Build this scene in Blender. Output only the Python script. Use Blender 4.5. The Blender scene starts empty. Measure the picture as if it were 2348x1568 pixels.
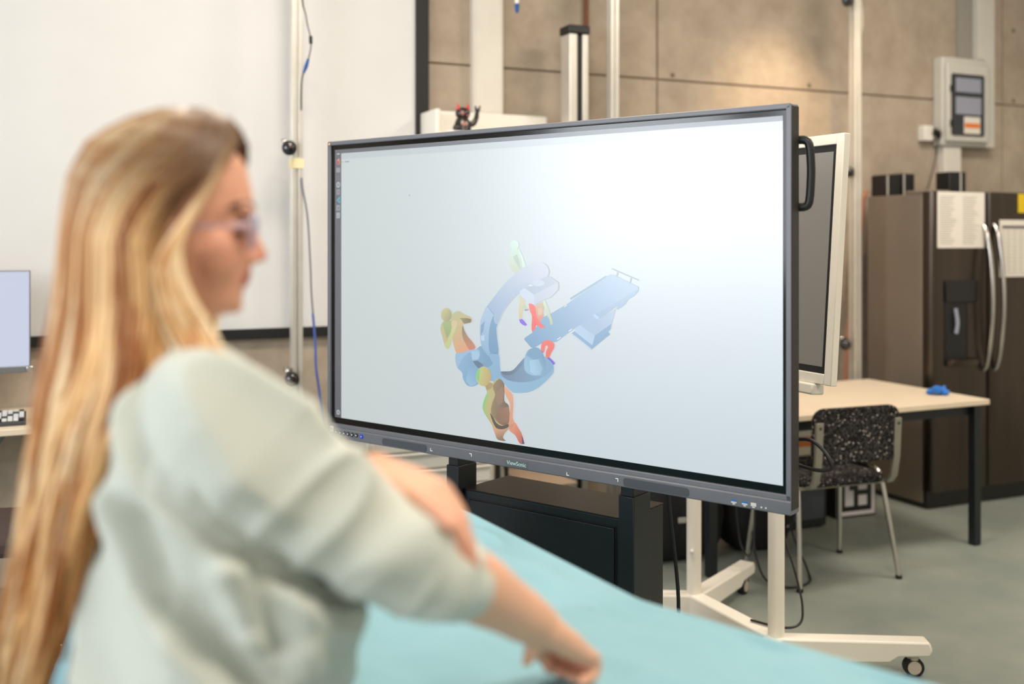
import bpy, bmesh, math, random
from mathutils import Vector, Matrix, noise
import numpy as np

random.seed(7)
PI = math.pi
SC = bpy.context.scene
COL = SC.collection

# ------------------------------------------------------------------ camera
cam_d = bpy.data.cameras.new('camera')
cam = bpy.data.objects.new('camera', cam_d)
COL.objects.link(cam)
cam.location = (0, 0, 1.51)
cam.rotation_euler = (math.radians(90), 0, 0)
cam_d.sensor_width = 36
cam_d.lens = 37.1
cam_d.shift_y = -0.1009
cam_d.clip_end = 60
cam_d.dof.use_dof = True
cam_d.dof.focus_distance = 3.08
cam_d.dof.aperture_fstop = 1.55
SC.camera = cam

# the room frame: runs along the back wall (24.5 degrees off the picture plane)
TH = math.atan(.455)
WO = Vector((0, 5.53, 0))
WDIR = Vector((math.cos(TH), math.sin(TH), 0))
WNRM = Vector((math.sin(TH), -math.cos(TH), 0))     # out of the back wall, into the room
def W(s, n, z=0):
    p = WO + WDIR * s + WNRM * n
    return Vector((p.x, p.y, z))

# ------------------------------------------------------------------ world, lights, exposure
wd = bpy.data.worlds.new('world'); SC.world = wd; wd.use_nodes = True
bg = wd.node_tree.nodes['Background']
bg.inputs[0].default_value = (.80, .88, 1.0, 1); bg.inputs[1].default_value = 1.0
SC.view_settings.view_transform = 'Standard'
SC.view_settings.look = 'None'
SC.view_settings.gamma = 1.0
SC.view_settings.exposure = 0.45
SC.view_settings.use_curve_mapping = False
cy = SC.cycles                                   # light path lengths (keeps the interior affordable)
cy.max_bounces = 5; cy.diffuse_bounces = 3; cy.glossy_bounces = 2; cy.transmission_bounces = 2; cy.transparent_max_bounces = 4
cy.caustics_reflective = False; cy.caustics_refractive = False

def area(name, loc, aim, sx, sy, power, color):
    d = bpy.data.lights.new(name, 'AREA'); d.shape = 'RECTANGLE'; d.size = sx; d.size_y = sy
    d.energy = power; d.color = color
    o = bpy.data.objects.new(name, d); COL.objects.link(o)
    o.location = loc
    o.rotation_euler = (Vector(aim) - Vector(loc)).to_track_quat('-Z', 'Y').to_euler()
    return o
ROOM_S0, ROOM_S1, ROOM_N1, ROOM_H = -7.2, 5.2, 8.2, 3.9
# daylight entering through the tall windows of the left wall
for i, nn in enumerate((2.05, 4.05, 6.05)):
    area('window_daylight', W(ROOM_S0 + .05, nn, 2.25), W(0, nn, 2.05), 1.5, 2.1, 66, (.90, .95, 1.0))
# ceiling lamps (their housings are built with the ceiling)
LAMPS = [(-1.2, 2.0), (-1.2, 4.9), (2.0, 2.0), (2.0, 4.9)]
LAMP_LABELS = ['white ceiling lamp above the big display', 'white ceiling lamp above the woman', 'white ceiling lamp above the desk and chair', 'white ceiling lamp over the empty right side of the hall']
for s_, n_ in LAMPS:
    area('ceiling_lamp_light', W(s_, n_, ROOM_H - .16), W(s_, n_, 0), 1.2, .55, 47, (1.0, .90, .77))
# warm spotlight on the ceiling rail that washes the concrete behind the big display
sd = bpy.data.lights.new('rail_spot_light', 'SPOT'); sd.energy = 85; sd.color = (1, .74, .45)
sd.spot_size = math.radians(50); sd.spot_blend = 1; sd.shadow_soft_size = .05
so = bpy.data.objects.new('rail_spot_light', sd); COL.objects.link(so)
so.location = W(1.62, 1.05, 3.35)
so.rotation_euler = (W(1.70, 0, 1.98) - so.location).to_track_quat('-Z', 'Y').to_euler()

# ------------------------------------------------------------------ helpers
def lin(c):
    out = []
    for v in c[:3]:
        v = v / 255.
        out.append(v / 12.92 if v <= .04045 else ((v + .055) / 1.055) ** 2.4)
    return tuple(out)

MATS = {}
def mat(name, rgb, rough=.5, metal=0., spec=.5, var=None, bump=None, emis=None, coat=0., trans=0., alpha=None, attr=None, stretch=None, sss=0., sheen=0.):
    m = bpy.data.materials.new(name); m.use_nodes = True
    nt = m.node_tree; b = nt.nodes['Principled BSDF']; L = nt.links
    base = lin(rgb)
    b.inputs['Base Color'].default_value = base + (1,)
    b.inputs['Roughness'].default_value = rough
    b.inputs['Metallic'].default_value = metal
    b.inputs['Specular IOR Level'].default_value = spec
    b.inputs['Coat Weight'].default_value = coat
    b.inputs['Coat Roughness'].default_value = .08
    b.inputs['Transmission Weight'].default_value = trans
    b.inputs['Sheen Weight'].default_value = sheen
    if sss:
        b.inputs['Subsurface Weight'].default_value = sss
        b.inputs['Subsurface Radius'].default_value = (.012, .004, .002)
        b.inputs['Subsurface Scale'].default_value = .5
    if alpha is not None: b.inputs['Alpha'].default_value = alpha
    co = None
    if var or bump:
        tc = nt.nodes.new('ShaderNodeTexCoord'); co = tc.outputs['Object']
        if stretch:
            mp = nt.nodes.new('ShaderNodeMapping'); mp.inputs['Scale'].default_value = stretch
            L.new(co, mp.inputs[0]); co = mp.outputs[0]
    if attr:
        a = nt.nodes.new('ShaderNodeAttribute'); a.attribute_name = attr
        L.new(a.outputs['Color'], b.inputs['Base Color'])
    if var:                              # (scale, second colour, contrast lo, hi)
        n = nt.nodes.new('ShaderNodeTexNoise'); n.inputs['Scale'].default_value = var[0]
        n.inputs['Detail'].default_value = 6; n.inputs['Roughness'].default_value = .6
        r = nt.nodes.new('ShaderNodeValToRGB')
        r.color_ramp.elements[0].position = var[2]; r.color_ramp.elements[1].position = var[3]
        r.color_ramp.elements[0].color = base + (1,); r.color_ramp.elements[1].color = lin(var[1]) + (1,)
        L.new(co, n.inputs['Vector']); L.new(n.outputs[0], r.inputs[0]); L.new(r.outputs[0], b.inputs['Base Color'])
    if bump:                             # (scale, strength, distance)
        n2 = nt.nodes.new('ShaderNodeTexNoise'); n2.inputs['Scale'].default_value = bump[0]; n2.inputs['Detail'].default_value = 4
        bp = nt.nodes.new('ShaderNodeBump'); bp.inputs['Strength'].default_value = bump[1]
        bp.inputs['Distance'].default_value = bump[2] if len(bump) > 2 else .01
        L.new(co, n2.inputs['Vector']); L.new(n2.outputs[0], bp.inputs['Height']); L.new(bp.outputs[0], b.inputs['Normal'])
    if emis:
        b.inputs['Emission Color'].default_value = lin(emis[0]) + (1,)
        b.inputs['Emission Strength'].default_value = emis[1]
        if attr: L.new(a.outputs['Color'], b.inputs['Emission Color'])
    MATS[name] = m
    return m

class MB:
    """collects shapes, then becomes ONE mesh object"""
    def __init__(s): s.v = []; s.f = []; s.fm = []; s.mi = 0
    def add(s, vs, fs, M=None):
        o = len(s.v)
        s.v += [tuple(M @ Vector(p)) if M else tuple(p) for p in vs]
        s.f += [tuple(i + o for i in f) for f in fs]
        s.fm += [s.mi] * len(fs)
        return s
    def box(s, x0, x1, y0, y1, z0, z1, M=None):
        return s.add([(x0,y0,z0),(x1,y0,z0),(x1,y1,z0),(x0,y1,z0),(x0,y0,z1),(x1,y0,z1),(x1,y1,z1),(x0,y1,z1)],
              [(0,3,2,1),(4,5,6,7),(0,1,5,4),(1,2,6,5),(2,3,7,6),(3,0,4,7)], M)
    def prism(s, poly, h0, h1, M=None):
        """polygon in xy (counter-clockwise) extruded in z"""
        n = len(poly)
        vs = [(p[0], p[1], h0) for p in poly] + [(p[0], p[1], h1) for p in poly]
        fs = [tuple(range(n - 1, -1, -1)), tuple(range(n, 2 * n))]
        fs += [(i, (i + 1) % n, n + (i + 1) % n, n + i) for i in range(n)]
        return s.add(vs, fs, M)
    def tube(s, pts, r, seg=12, caps=True, smooth=0, M=None, flat=None):
        """round bar along a path; r one radius or one per point; flat = (vector, factor) squashes the section along that vector"""
        pts = [Vector(p) for p in pts]
        rs = list(r) if isinstance(r, (list, tuple)) else [r] * len(pts)
        if smooth: pts, rs = catmull(pts, rs, smooth)
        n = len(pts); vs = []; fs = []
        up = None
        for i in range(n):
            t = (pts[min(i + 1, n - 1)] - pts[max(i - 1, 0)])
            if t.length < 1e-9: t = Vector((0, 0, 1))
            t.normalize()
            if up is None:
                up = Vector((0, 0, 1)) if abs(t.z) < .9 else Vector((1, 0, 0))
            a = up - t * up.dot(t); a.normalize(); up = a
            b = t.cross(a)
            for k in range(seg):
                ang = 2 * PI * k / seg
                d = (a * math.cos(ang) + b * math.sin(ang)) * rs[i]
                if flat:
                    fv = Vector(flat[0]).normalized(); d -= fv * d.dot(fv) * (1 - flat[1])
                vs.append(pts[i] + d)
        for i in range(n - 1):
            for k in range(seg):
                k2 = (k + 1) % seg
                fs.append((i * seg + k, i * seg + k2, (i + 1) * seg + k2, (i + 1) * seg + k))
        if caps:
            fs.append(tuple(range(seg - 1, -1, -1))); fs.append(tuple((n - 1) * seg + k for k in range(seg)))
        return s.add(vs, fs, M)
    def cyl(s, p0, p1, r0, r1=None, seg=20, M=None):
        return s.tube([p0, p1], [r0, r0 if r1 is None else r1], seg, True, 0, M)
    def sphere(s, c, r, seg=16, rings=10, M=None):
        r = r if isinstance(r, (tuple, list)) else (r, r, r)
        vs = [(c[0], c[1], c[2] - r[2])]; fs = []
        for i in range(1, rings):
            ph = PI * i / rings - PI / 2
            for k in range(seg):
                th = 2 * PI * k / seg
                vs.append((c[0] + r[0] * math.cos(ph) * math.cos(th), c[1] + r[1] * math.cos(ph) * math.sin(th), c[2] + r[2] * math.sin(ph)))
        vs.append((c[0], c[1], c[2] + r[2])); top = len(vs) - 1
        for k in range(seg):
            k2 = (k + 1) % seg
            fs.append((0, 1 + k2, 1 + k))
            for i in range(rings - 2):
                fs.append((1 + i * seg + k, 1 + i * seg + k2, 1 + (i + 1) * seg + k2, 1 + (i + 1) * seg + k))
            fs.append((top, 1 + (rings - 2) * seg + k, 1 + (rings - 2) * seg + k2))
        return s.add(vs, fs, M)
    def lathe(s, prof, seg=24, M=None):
        vs = []; fs = []; n = len(prof)
        for r, z in prof:
            for k in range(seg):
                a = 2 * PI * k / seg; vs.append((r * math.cos(a), r * math.sin(a), z))
        for i in range(n - 1):
            for k in range(seg):
                k2 = (k + 1) % seg
                fs.append((i * seg + k, i * seg + k2, (i + 1) * seg + k2, (i + 1) * seg + k))
        fs.append(tuple(range(seg - 1, -1, -1))); fs.append(tuple((n - 1) * seg + k for k in range(seg)))
        return s.add(vs, fs, M)
    def rings(s, rr, caps=True, M=None):
        """loft through rings that all have the same number of points"""
        n = len(rr); seg = len(rr[0]); vs = [p for r in rr for p in r]; fs = []
        for i in range(n - 1):
            for k in range(seg):
                k2 = (k + 1) % seg
                fs.append((i * seg + k, i * seg + k2, (i + 1) * seg + k2, (i + 1) * seg + k))
        if caps:
            fs.append(tuple(range(seg - 1, -1, -1))); fs.append(tuple((n - 1) * seg + k for k in range(seg)))
        return s.add(vs, fs, M)
    def mesh(s, name):
        me = bpy.data.meshes.new(name); me.from_pydata([tuple(v) for v in s.v], [], s.f); me.update()
        bm = bmesh.new(); bm.from_mesh(me); bmesh.ops.recalc_face_normals(bm, faces=bm.faces); bm.to_mesh(me); bm.free()
        return me
    def build(s, name, m, parent=None, bevel=0, seg=2, smooth=True, ang=38, loc=None):
        me = s.mesh(name)
        for mm in (m if isinstance(m, (list, tuple)) else [m]): me.materials.append(mm)
        if len(s.fm) == len(me.polygons) and any(s.fm):
            me.polygons.foreach_set('material_index', s.fm)
        if smooth:
            me.polygons.foreach_set('use_smooth', [True] * len(me.polygons))
            me.set_sharp_from_angle(angle=math.radians(ang))
        o = bpy.data.objects.new(name, me); COL.objects.link(o)
        if parent is not None: o.parent = parent
        if loc is not None: o.location = loc
        if bevel:
            b = o.modifiers.new('bevel', 'BEVEL'); b.width = bevel; b.segments = seg; b.limit_method = 'ANGLE'; b.angle_limit = math.radians(40)
            b.harden_normals = False
        return o

def catmull(pts, rs, k):
    P = [pts[0]] + pts + [pts[-1]]; R = [rs[0]] + rs + [rs[-1]]
    op = []; orr = []
    for i in range(1, len(P) - 2):
        for j in range(k):
            t = j / k
            a, b, c, d = P[i - 1], P[i], P[i + 1], P[i + 2]
            op.append(.5 * ((2 * b) + (c - a) * t + (2 * a - 5 * b + 4 * c - d) * t * t + (3 * b - a - 3 * c + d) * t ** 3))
            orr.append(R[i] + (R[i + 1] - R[i]) * (t * t * (3 - 2 * t)))
    op.append(pts[-1]); orr.append(rs[-1])
    return op, orr

def rrect(x0, x1, y0, y1, r, n=5):
    out = []
    for cx, cy, a0 in ((x1 - r, y1 - r, 0), (x0 + r, y1 - r, 90), (x0 + r, y0 + r, 180), (x1 - r, y0 + r, 270)):
        for i in range(n + 1):
            a = math.radians(a0 + 90 * i / n); out.append((cx + r * math.cos(a), cy + r * math.sin(a)))
    return out

XZ = Matrix(((1,0,0,0),(0,0,-1,0),(0,1,0,0),(0,0,0,1)))     # polygon (x, z) extruded towards -y

def tag(o, label, cat, group=None, kind=None):
    if label: o['label'] = label
    if cat: o['category'] = cat
    if group: o['group'] = group
    if kind: o['kind'] = kind
    return o
def thing(name, label, cat, loc=(0, 0, 0), rz=0, group=None):
    o = bpy.data.objects.new(name, None); COL.objects.link(o)
    o.empty_display_size = .1; o.location = loc; o.rotation_euler = (0, 0, rz)
    return tag(o, label, cat, group)
def part(parent, name, m, fn, bevel=0, **k):
    mb = MB(); fn(mb); return mb.build(name, m, parent, bevel, **k)
def share(o, parent, loc=(0, 0, 0), rz=0, name=None):
    c = o.copy(); COL.objects.link(c); c.parent = parent; c.location = loc; c.rotation_euler = (0, 0, rz)
    if name: c.name = name
    return c
def struct(o, label=None):
    o['kind'] = 'structure'
    if label: o['label'] = label
    return o

# ------------------------------------------------------------------ materials
mat('concrete', (166, 151, 134), .85, var=(1.6, (188, 172, 154), .32, .7), bump=(34, .22, .006))
mat('concrete_edge', (142, 125, 106), .9)
mat('tie_hole', (104, 90, 76), .9)
mat('plaster', (222, 217, 208), .9, var=(2, (230, 226, 219), .3, .7))
mat('ceiling', (205, 200, 192), .9, var=(2, (215, 210, 203), .3, .7))
mat('floor', (136, 144, 137), .42, spec=.45, var=(2.6, (156, 160, 150), .35, .72), bump=(14, .06, .004))
mat('board_white', (219, 217, 216), .5, spec=.3, var=(3, (223, 221, 220), .3, .7))
mat('black_frame', (22, 20, 19), .5)
mat('white_paint', (232, 226, 216), .4, var=(6, (238, 233, 224), .3, .7))
mat('duct_white', (214, 207, 196), .55, var=(5, (222, 215, 205), .3, .7))
mat('alu', (214, 208, 198), .35, metal=.55, var=(9, (226, 221, 212), .3, .7))
mat('alu_slot', (150, 144, 134), .5, metal=.4)
mat('black_plastic', (16, 16, 17), .45)
mat('black_satin', (20, 25, 30), .42, spec=.5, var=(5, (23, 28, 33), .3, .7))
mat('lens_glass', (8, 5, 5), .05, coat=1)
mat('lens_red', (80, 14, 10), .3)
mat('bezel', (104, 105, 112), .4, spec=.5, var=(8, (108, 109, 116), .3, .7))
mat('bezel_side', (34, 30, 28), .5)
mat('glass_black', (4, 5, 7), .13, spec=.5)
mat('mesh_grille', (70, 74, 81), .7, bump=(900, .6, .001))
mat('white_mark', (235, 235, 235), .5, emis=((235, 235, 235), .25))
mat('logo_green', (190, 216, 214), .35, metal=.2, emis=((170, 205, 200), .15))
mat('logo_plate', (98, 102, 109), .4)
mat('button', (10, 14, 18), .3, coat=.5)
mat('button_icon', (200, 205, 205), .5, emis=((200, 205, 205), .2))
mat('button_blue', (20, 40, 130), .3, emis=((25, 60, 200), .5))
mat('usb_blue', (20, 110, 190), .4)
mat('usb_white', (225, 222, 218), .5)
mat('brown_top', (30, 25, 22), .38, spec=.5)
mat('drape', (128, 170, 180), .8, spec=.25, sheen=.1, var=(3.2, (135, 176, 186), .3, .7), bump=(260, .12, .002))
mat('steel', (170, 170, 170), .3, metal=1)
mat('chrome', (205, 200, 194), .16, metal=1)
mat('chair_fabric', (34, 32, 33), .9, spec=.2)
mat('chair_metal', (150, 146, 134), .38, metal=.35)
mat('desk_top', (226, 208, 184), .5, spec=.35, var=(7, (231, 214, 191), .3, .7))
mat('desk_edge', (206, 184, 156), .55)
mat('fridge_side', (128, 116, 104), .42, metal=.15, spec=.4, var=(3, (134, 122, 109), .3, .7))
mat('fridge_steel', (92, 82, 73), .27, metal=.95, var=(1.2, (76, 68, 61), .3, .7), stretch=(6, 6, .5))
mat('fridge_black', (12, 11, 11), .3)
mat('paper', (232, 224, 214), .8)
mat('ink', (150, 142, 136), .8)
mat('ink_dark', (96, 92, 92), .8)
mat('yellow', (226, 190, 30), .7)
mat('tape', (240, 226, 180), .7)
mat('blue_cloth', (12, 108, 205), .65, sheen=.3)
mat('blue_cable', (70, 96, 170), .5)
mat('blue_plug', (20, 78, 150), .5)
mat('grey_cable', (120, 120, 130), .5)
mat('beige_cable', (206, 190, 166), .5)
mat('red_hose', (166, 112, 88), .6)
mat('rust', (112, 66, 38), .7)
mat('cat_black', (26, 17, 15), .28, coat=.4)
mat('cat_red', (200, 28, 18), .4)
mat('cat_pink', (170, 110, 100), .5)
mat('orange', (226, 122, 40), .6)
mat('elbox', (198, 194, 184), .55, var=(6, (204, 200, 190), .3, .7))
mat('tinted_window', (30, 33, 42), .12, coat=.4)
mat('switch_grey', (150, 152, 168), .5)
mat('conduit_grey', (150, 144, 136), .6)
mat('sticker', (226, 218, 206), .6)
mat('wood_brown', (160, 138, 116), .6, var=(8, (170, 148, 126), .3, .7))
mat('hub_screen', (136, 133, 130), .45, spec=.4, var=(3, (140, 137, 134), .3, .7))
mat('hub_white', (236, 229, 216), .42, var=(6, (240, 233, 221), .3, .7))
mat('caster_rubber', (20, 20, 20), .6)
mat('caster_hub', (196, 184, 168), .5)
mat('bag', (20, 19, 22), .85, bump=(40, .3, .01))
mat('marker_white', (226, 220, 222), .7)
mat('monitor_lit', (40, 40, 44), .3, emis=((206, 214, 234), .66))
mat('monitor_grey', (120, 122, 126), .4, metal=.4)
mat('key_white', (222, 222, 222), .5)
mat('key_black', (24, 26, 30), .5)
mat('keyboard_base', (60, 60, 64), .5)
mat('seat_brown', (66, 50, 44), .75)
mat('clear_plastic', (226, 222, 218), .15, spec=.6)
mat('lamp_diffuser', (240, 236, 228), .5, emis=((255, 238, 214), 1.6))
mat('skin', (226, 172, 144), .5, spec=.35, attr='Col')
mat('blouse', (193, 197, 187), .72, spec=.25, sheen=.2, var=(5, (198, 202, 192), .3, .7), bump=(500, .08, .001))
mat('hair', (210, 160, 100), .4, spec=.5, attr='Col')
mat('trousers', (46, 62, 72), .8)
mat('shoe', (230, 228, 224), .5)
mat('glass_lens', (225, 222, 240), .05, trans=.0, alpha=.35)
mat('glasses_rim', (170, 168, 200), .3, metal=.3)
mat('lash', (46, 26, 18), .7)
mat('bracelet', (120, 76, 40), .35, metal=.5)
mat('window_glass', (225, 235, 245), .05, emis=((225, 238, 255), .9))
G = MATS

# carpet-like black and white flecks on the chair fabric
nt = G['chair_fabric'].node_tree; b_ = nt.nodes['Principled BSDF']
tc_ = nt.nodes.new('ShaderNodeTexCoord'); vo = nt.nodes.new('ShaderNodeTexVoronoi'); vo.inputs['Scale'].default_value = 150
rp = nt.nodes.new('ShaderNodeValToRGB'); rp.color_ramp.interpolation = 'CONSTANT'
rp.color_ramp.elements[0].color = lin((30, 28, 29)) + (1,); rp.color_ramp.elements[1].position = .62; rp.color_ramp.elements[1].color = lin((72, 68, 68)) + (1,)
e_ = rp.color_ramp.elements.new(.85); e_.color = lin((168, 160, 152)) + (1,)
nt.links.new(tc_.outputs['Object'], vo.inputs['Vector']); nt.links.new(vo.outputs['Color'], rp.inputs[0]); nt.links.new(rp.outputs[0], b_.inputs['Base Color'])
# faint formwork stains on the concrete: a second, large noise multiplied in
nt = G['concrete'].node_tree; b_ = nt.nodes['Principled BSDF']
src = b_.inputs['Base Color'].links[0].from_socket
tc_ = nt.nodes.new('ShaderNodeTexCoord'); n_ = nt.nodes.new('ShaderNodeTexNoise'); n_.inputs['Scale'].default_value = 5.5; n_.inputs['Detail'].default_value = 8; n_.inputs['Roughness'].default_value = .7
r_ = nt.nodes.new('ShaderNodeValToRGB'); r_.color_ramp.elements[0].position = .3; r_.color_ramp.elements[0].color = (.8, .77, .74, 1); r_.color_ramp.elements[1].position = .6; r_.color_ramp.elements[1].color = (1, 1, 1, 1)
mx = nt.nodes.new('ShaderNodeMix'); mx.data_type = 'RGBA'; mx.blend_type = 'MULTIPLY'; mx.inputs[0].default_value = 1
nt.links.new(tc_.outputs['Object'], n_.inputs['Vector']); nt.links.new(n_.outputs[0], r_.inputs[0])
nt.links.new(src, mx.inputs[6]); nt.links.new(r_.outputs[0], mx.inputs[7]); nt.links.new(mx.outputs[2], b_.inputs['Base Color'])

# ------------------------------------------------------------------ room shell (built in the wall frame)
WM = Matrix.Translation(WO) @ Matrix(((WDIR.x, -WNRM.x, 0, 0), (WDIR.y, -WNRM.y, 0, 0), (0, 0, 1, 0), (0, 0, 0, 1)))
# in this frame: x = along the back wall, y = INTO the wall (room is y < 0), z = up
def room(name, m, fn, bevel=0):
    mb = MB(); fn(mb); o = mb.build(name, m, None, bevel); o.matrix_world = WM; return struct(o)
room('floor', G['floor'], lambda b: b.box(ROOM_S0 - .2, ROOM_S1 + .2, -ROOM_N1 - .2, .3, -.1, 0))
room('ceiling', G['ceiling'], lambda b: b.box(ROOM_S0 - .2, ROOM_S1 + .2, -ROOM_N1 - .2, .3, ROOM_H, ROOM_H + .1))
room('wall_right', G['plaster'], lambda b: b.box(ROOM_S1, ROOM_S1 + .2, -ROOM_N1 - .2, .3, 0, ROOM_H))
room('wall_front', G['plaster'], lambda b: b.box(ROOM_S0 - .2, ROOM_S1 + .2, -ROOM_N1 - .2, -ROOM_N1, 0, ROOM_H))
wb = room('wall_back', G['concrete_edge'], lambda b: b.box(ROOM_S0 - .2, ROOM_S1 + .2, .012, .3, 0, ROOM_H))
xs = [ROOM_S0, -4.487, -1.797, .893, 3.583, ROOM_S1]
for i in range(5):
    for z0, z1 in ((0, 2.40), (2.40, ROOM_H)):
        part(wb, 'concrete_panel', G['concrete'], lambda b: b.box(xs[i] + .005, xs[i + 1] - .005, 0, .05, z0 + .005, z1 - .005), .004)
        for hx in (xs[i] + .1, xs[i] + 1.07):
            for hz in ((.6,) if z0 < 1 else (z0 + .03, z0 + .5) if i == 4 and hx < xs[i] + .5 else (z0 + .03,)):
                part(wb, 'tie_hole', G['tie_hole'], lambda b: b.cyl((hx, -.0006, hz), (hx, .01, hz), .014, seg=12))
# left wall with three tall windows
def lw(b):
    x0, x1 = ROOM_S0 - .2, ROOM_S0
    b.box(x0, x1, -ROOM_N1 - .2, .3, 0, 1.15); b.box(x0, x1, -ROOM_N1 - .2, .3, 3.35, ROOM_H)
    for a, c in ((-1.25, .3), (-3.25, -2.85), (-5.25, -4.85), (-ROOM_N1 - .2, -6.85)): b.box(x0, x1, a, c, 1.15, 3.35)
room('wall_left', G['plaster'], lw)
for i, nn in enumerate((2.05, 4.05, 6.05)):
    wn = room('window_%d' % (i + 1), G['white_paint'], lambda b: (
        b.box(ROOM_S0 - .12, ROOM_S0 - .02, -nn - .8, -nn - .74, 1.15, 3.35), b.box(ROOM_S0 - .12, ROOM_S0 - .02, -nn + .74, -nn + .8, 1.15, 3.35),
        b.box(ROOM_S0 - .12, ROOM_S0 - .02, -nn - .8, -nn + .8, 1.15, 1.21), b.box(ROOM_S0 - .12, ROOM_S0 - .02, -nn - .8, -nn + .8, 3.29, 3.35),
        b.box(ROOM_S0 - .12, ROOM_S0 - .02, -nn - .03, -nn + .03, 1.15, 3.35)))
    for a in (-nn - .74, -nn + .03):
        part(wn, 'pane', G['window_glass'], lambda b: b.box(ROOM_S0 - .08, ROOM_S0 - .07, a, a + .71, 1.21, 3.29))
# ceiling lamp housings
for k, (s_, n_) in enumerate(LAMPS):
    t = thing('ceiling_lamp', LAMP_LABELS[k], 'lamp', W(s_, n_, ROOM_H - .14), TH, 'ceiling lamps')
    part(t, 'housing', G['white_paint'], lambda b: b.box(-.64, .64, -.31, .31, .03, .14), .005)
    part(t, 'diffuser', G['lamp_diffuser'], lambda b: b.box(-.6, .6, -.275, .275, .0, .03))
t = thing('rail_spotlight', 'small black spotlight on the ceiling above the concrete wall', 'lamp', tuple(so.location), TH)
part(t, 'head', G['black_plastic'], lambda b: b.lathe([(.03, .04), (.06, .05), (.06, .16), (.03, .19)]))
part(t, 'stem', G['black_plastic'], lambda b: b.cyl((0, 0, .19), (0, 0, ROOM_H - so.location.z), .012))
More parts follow.
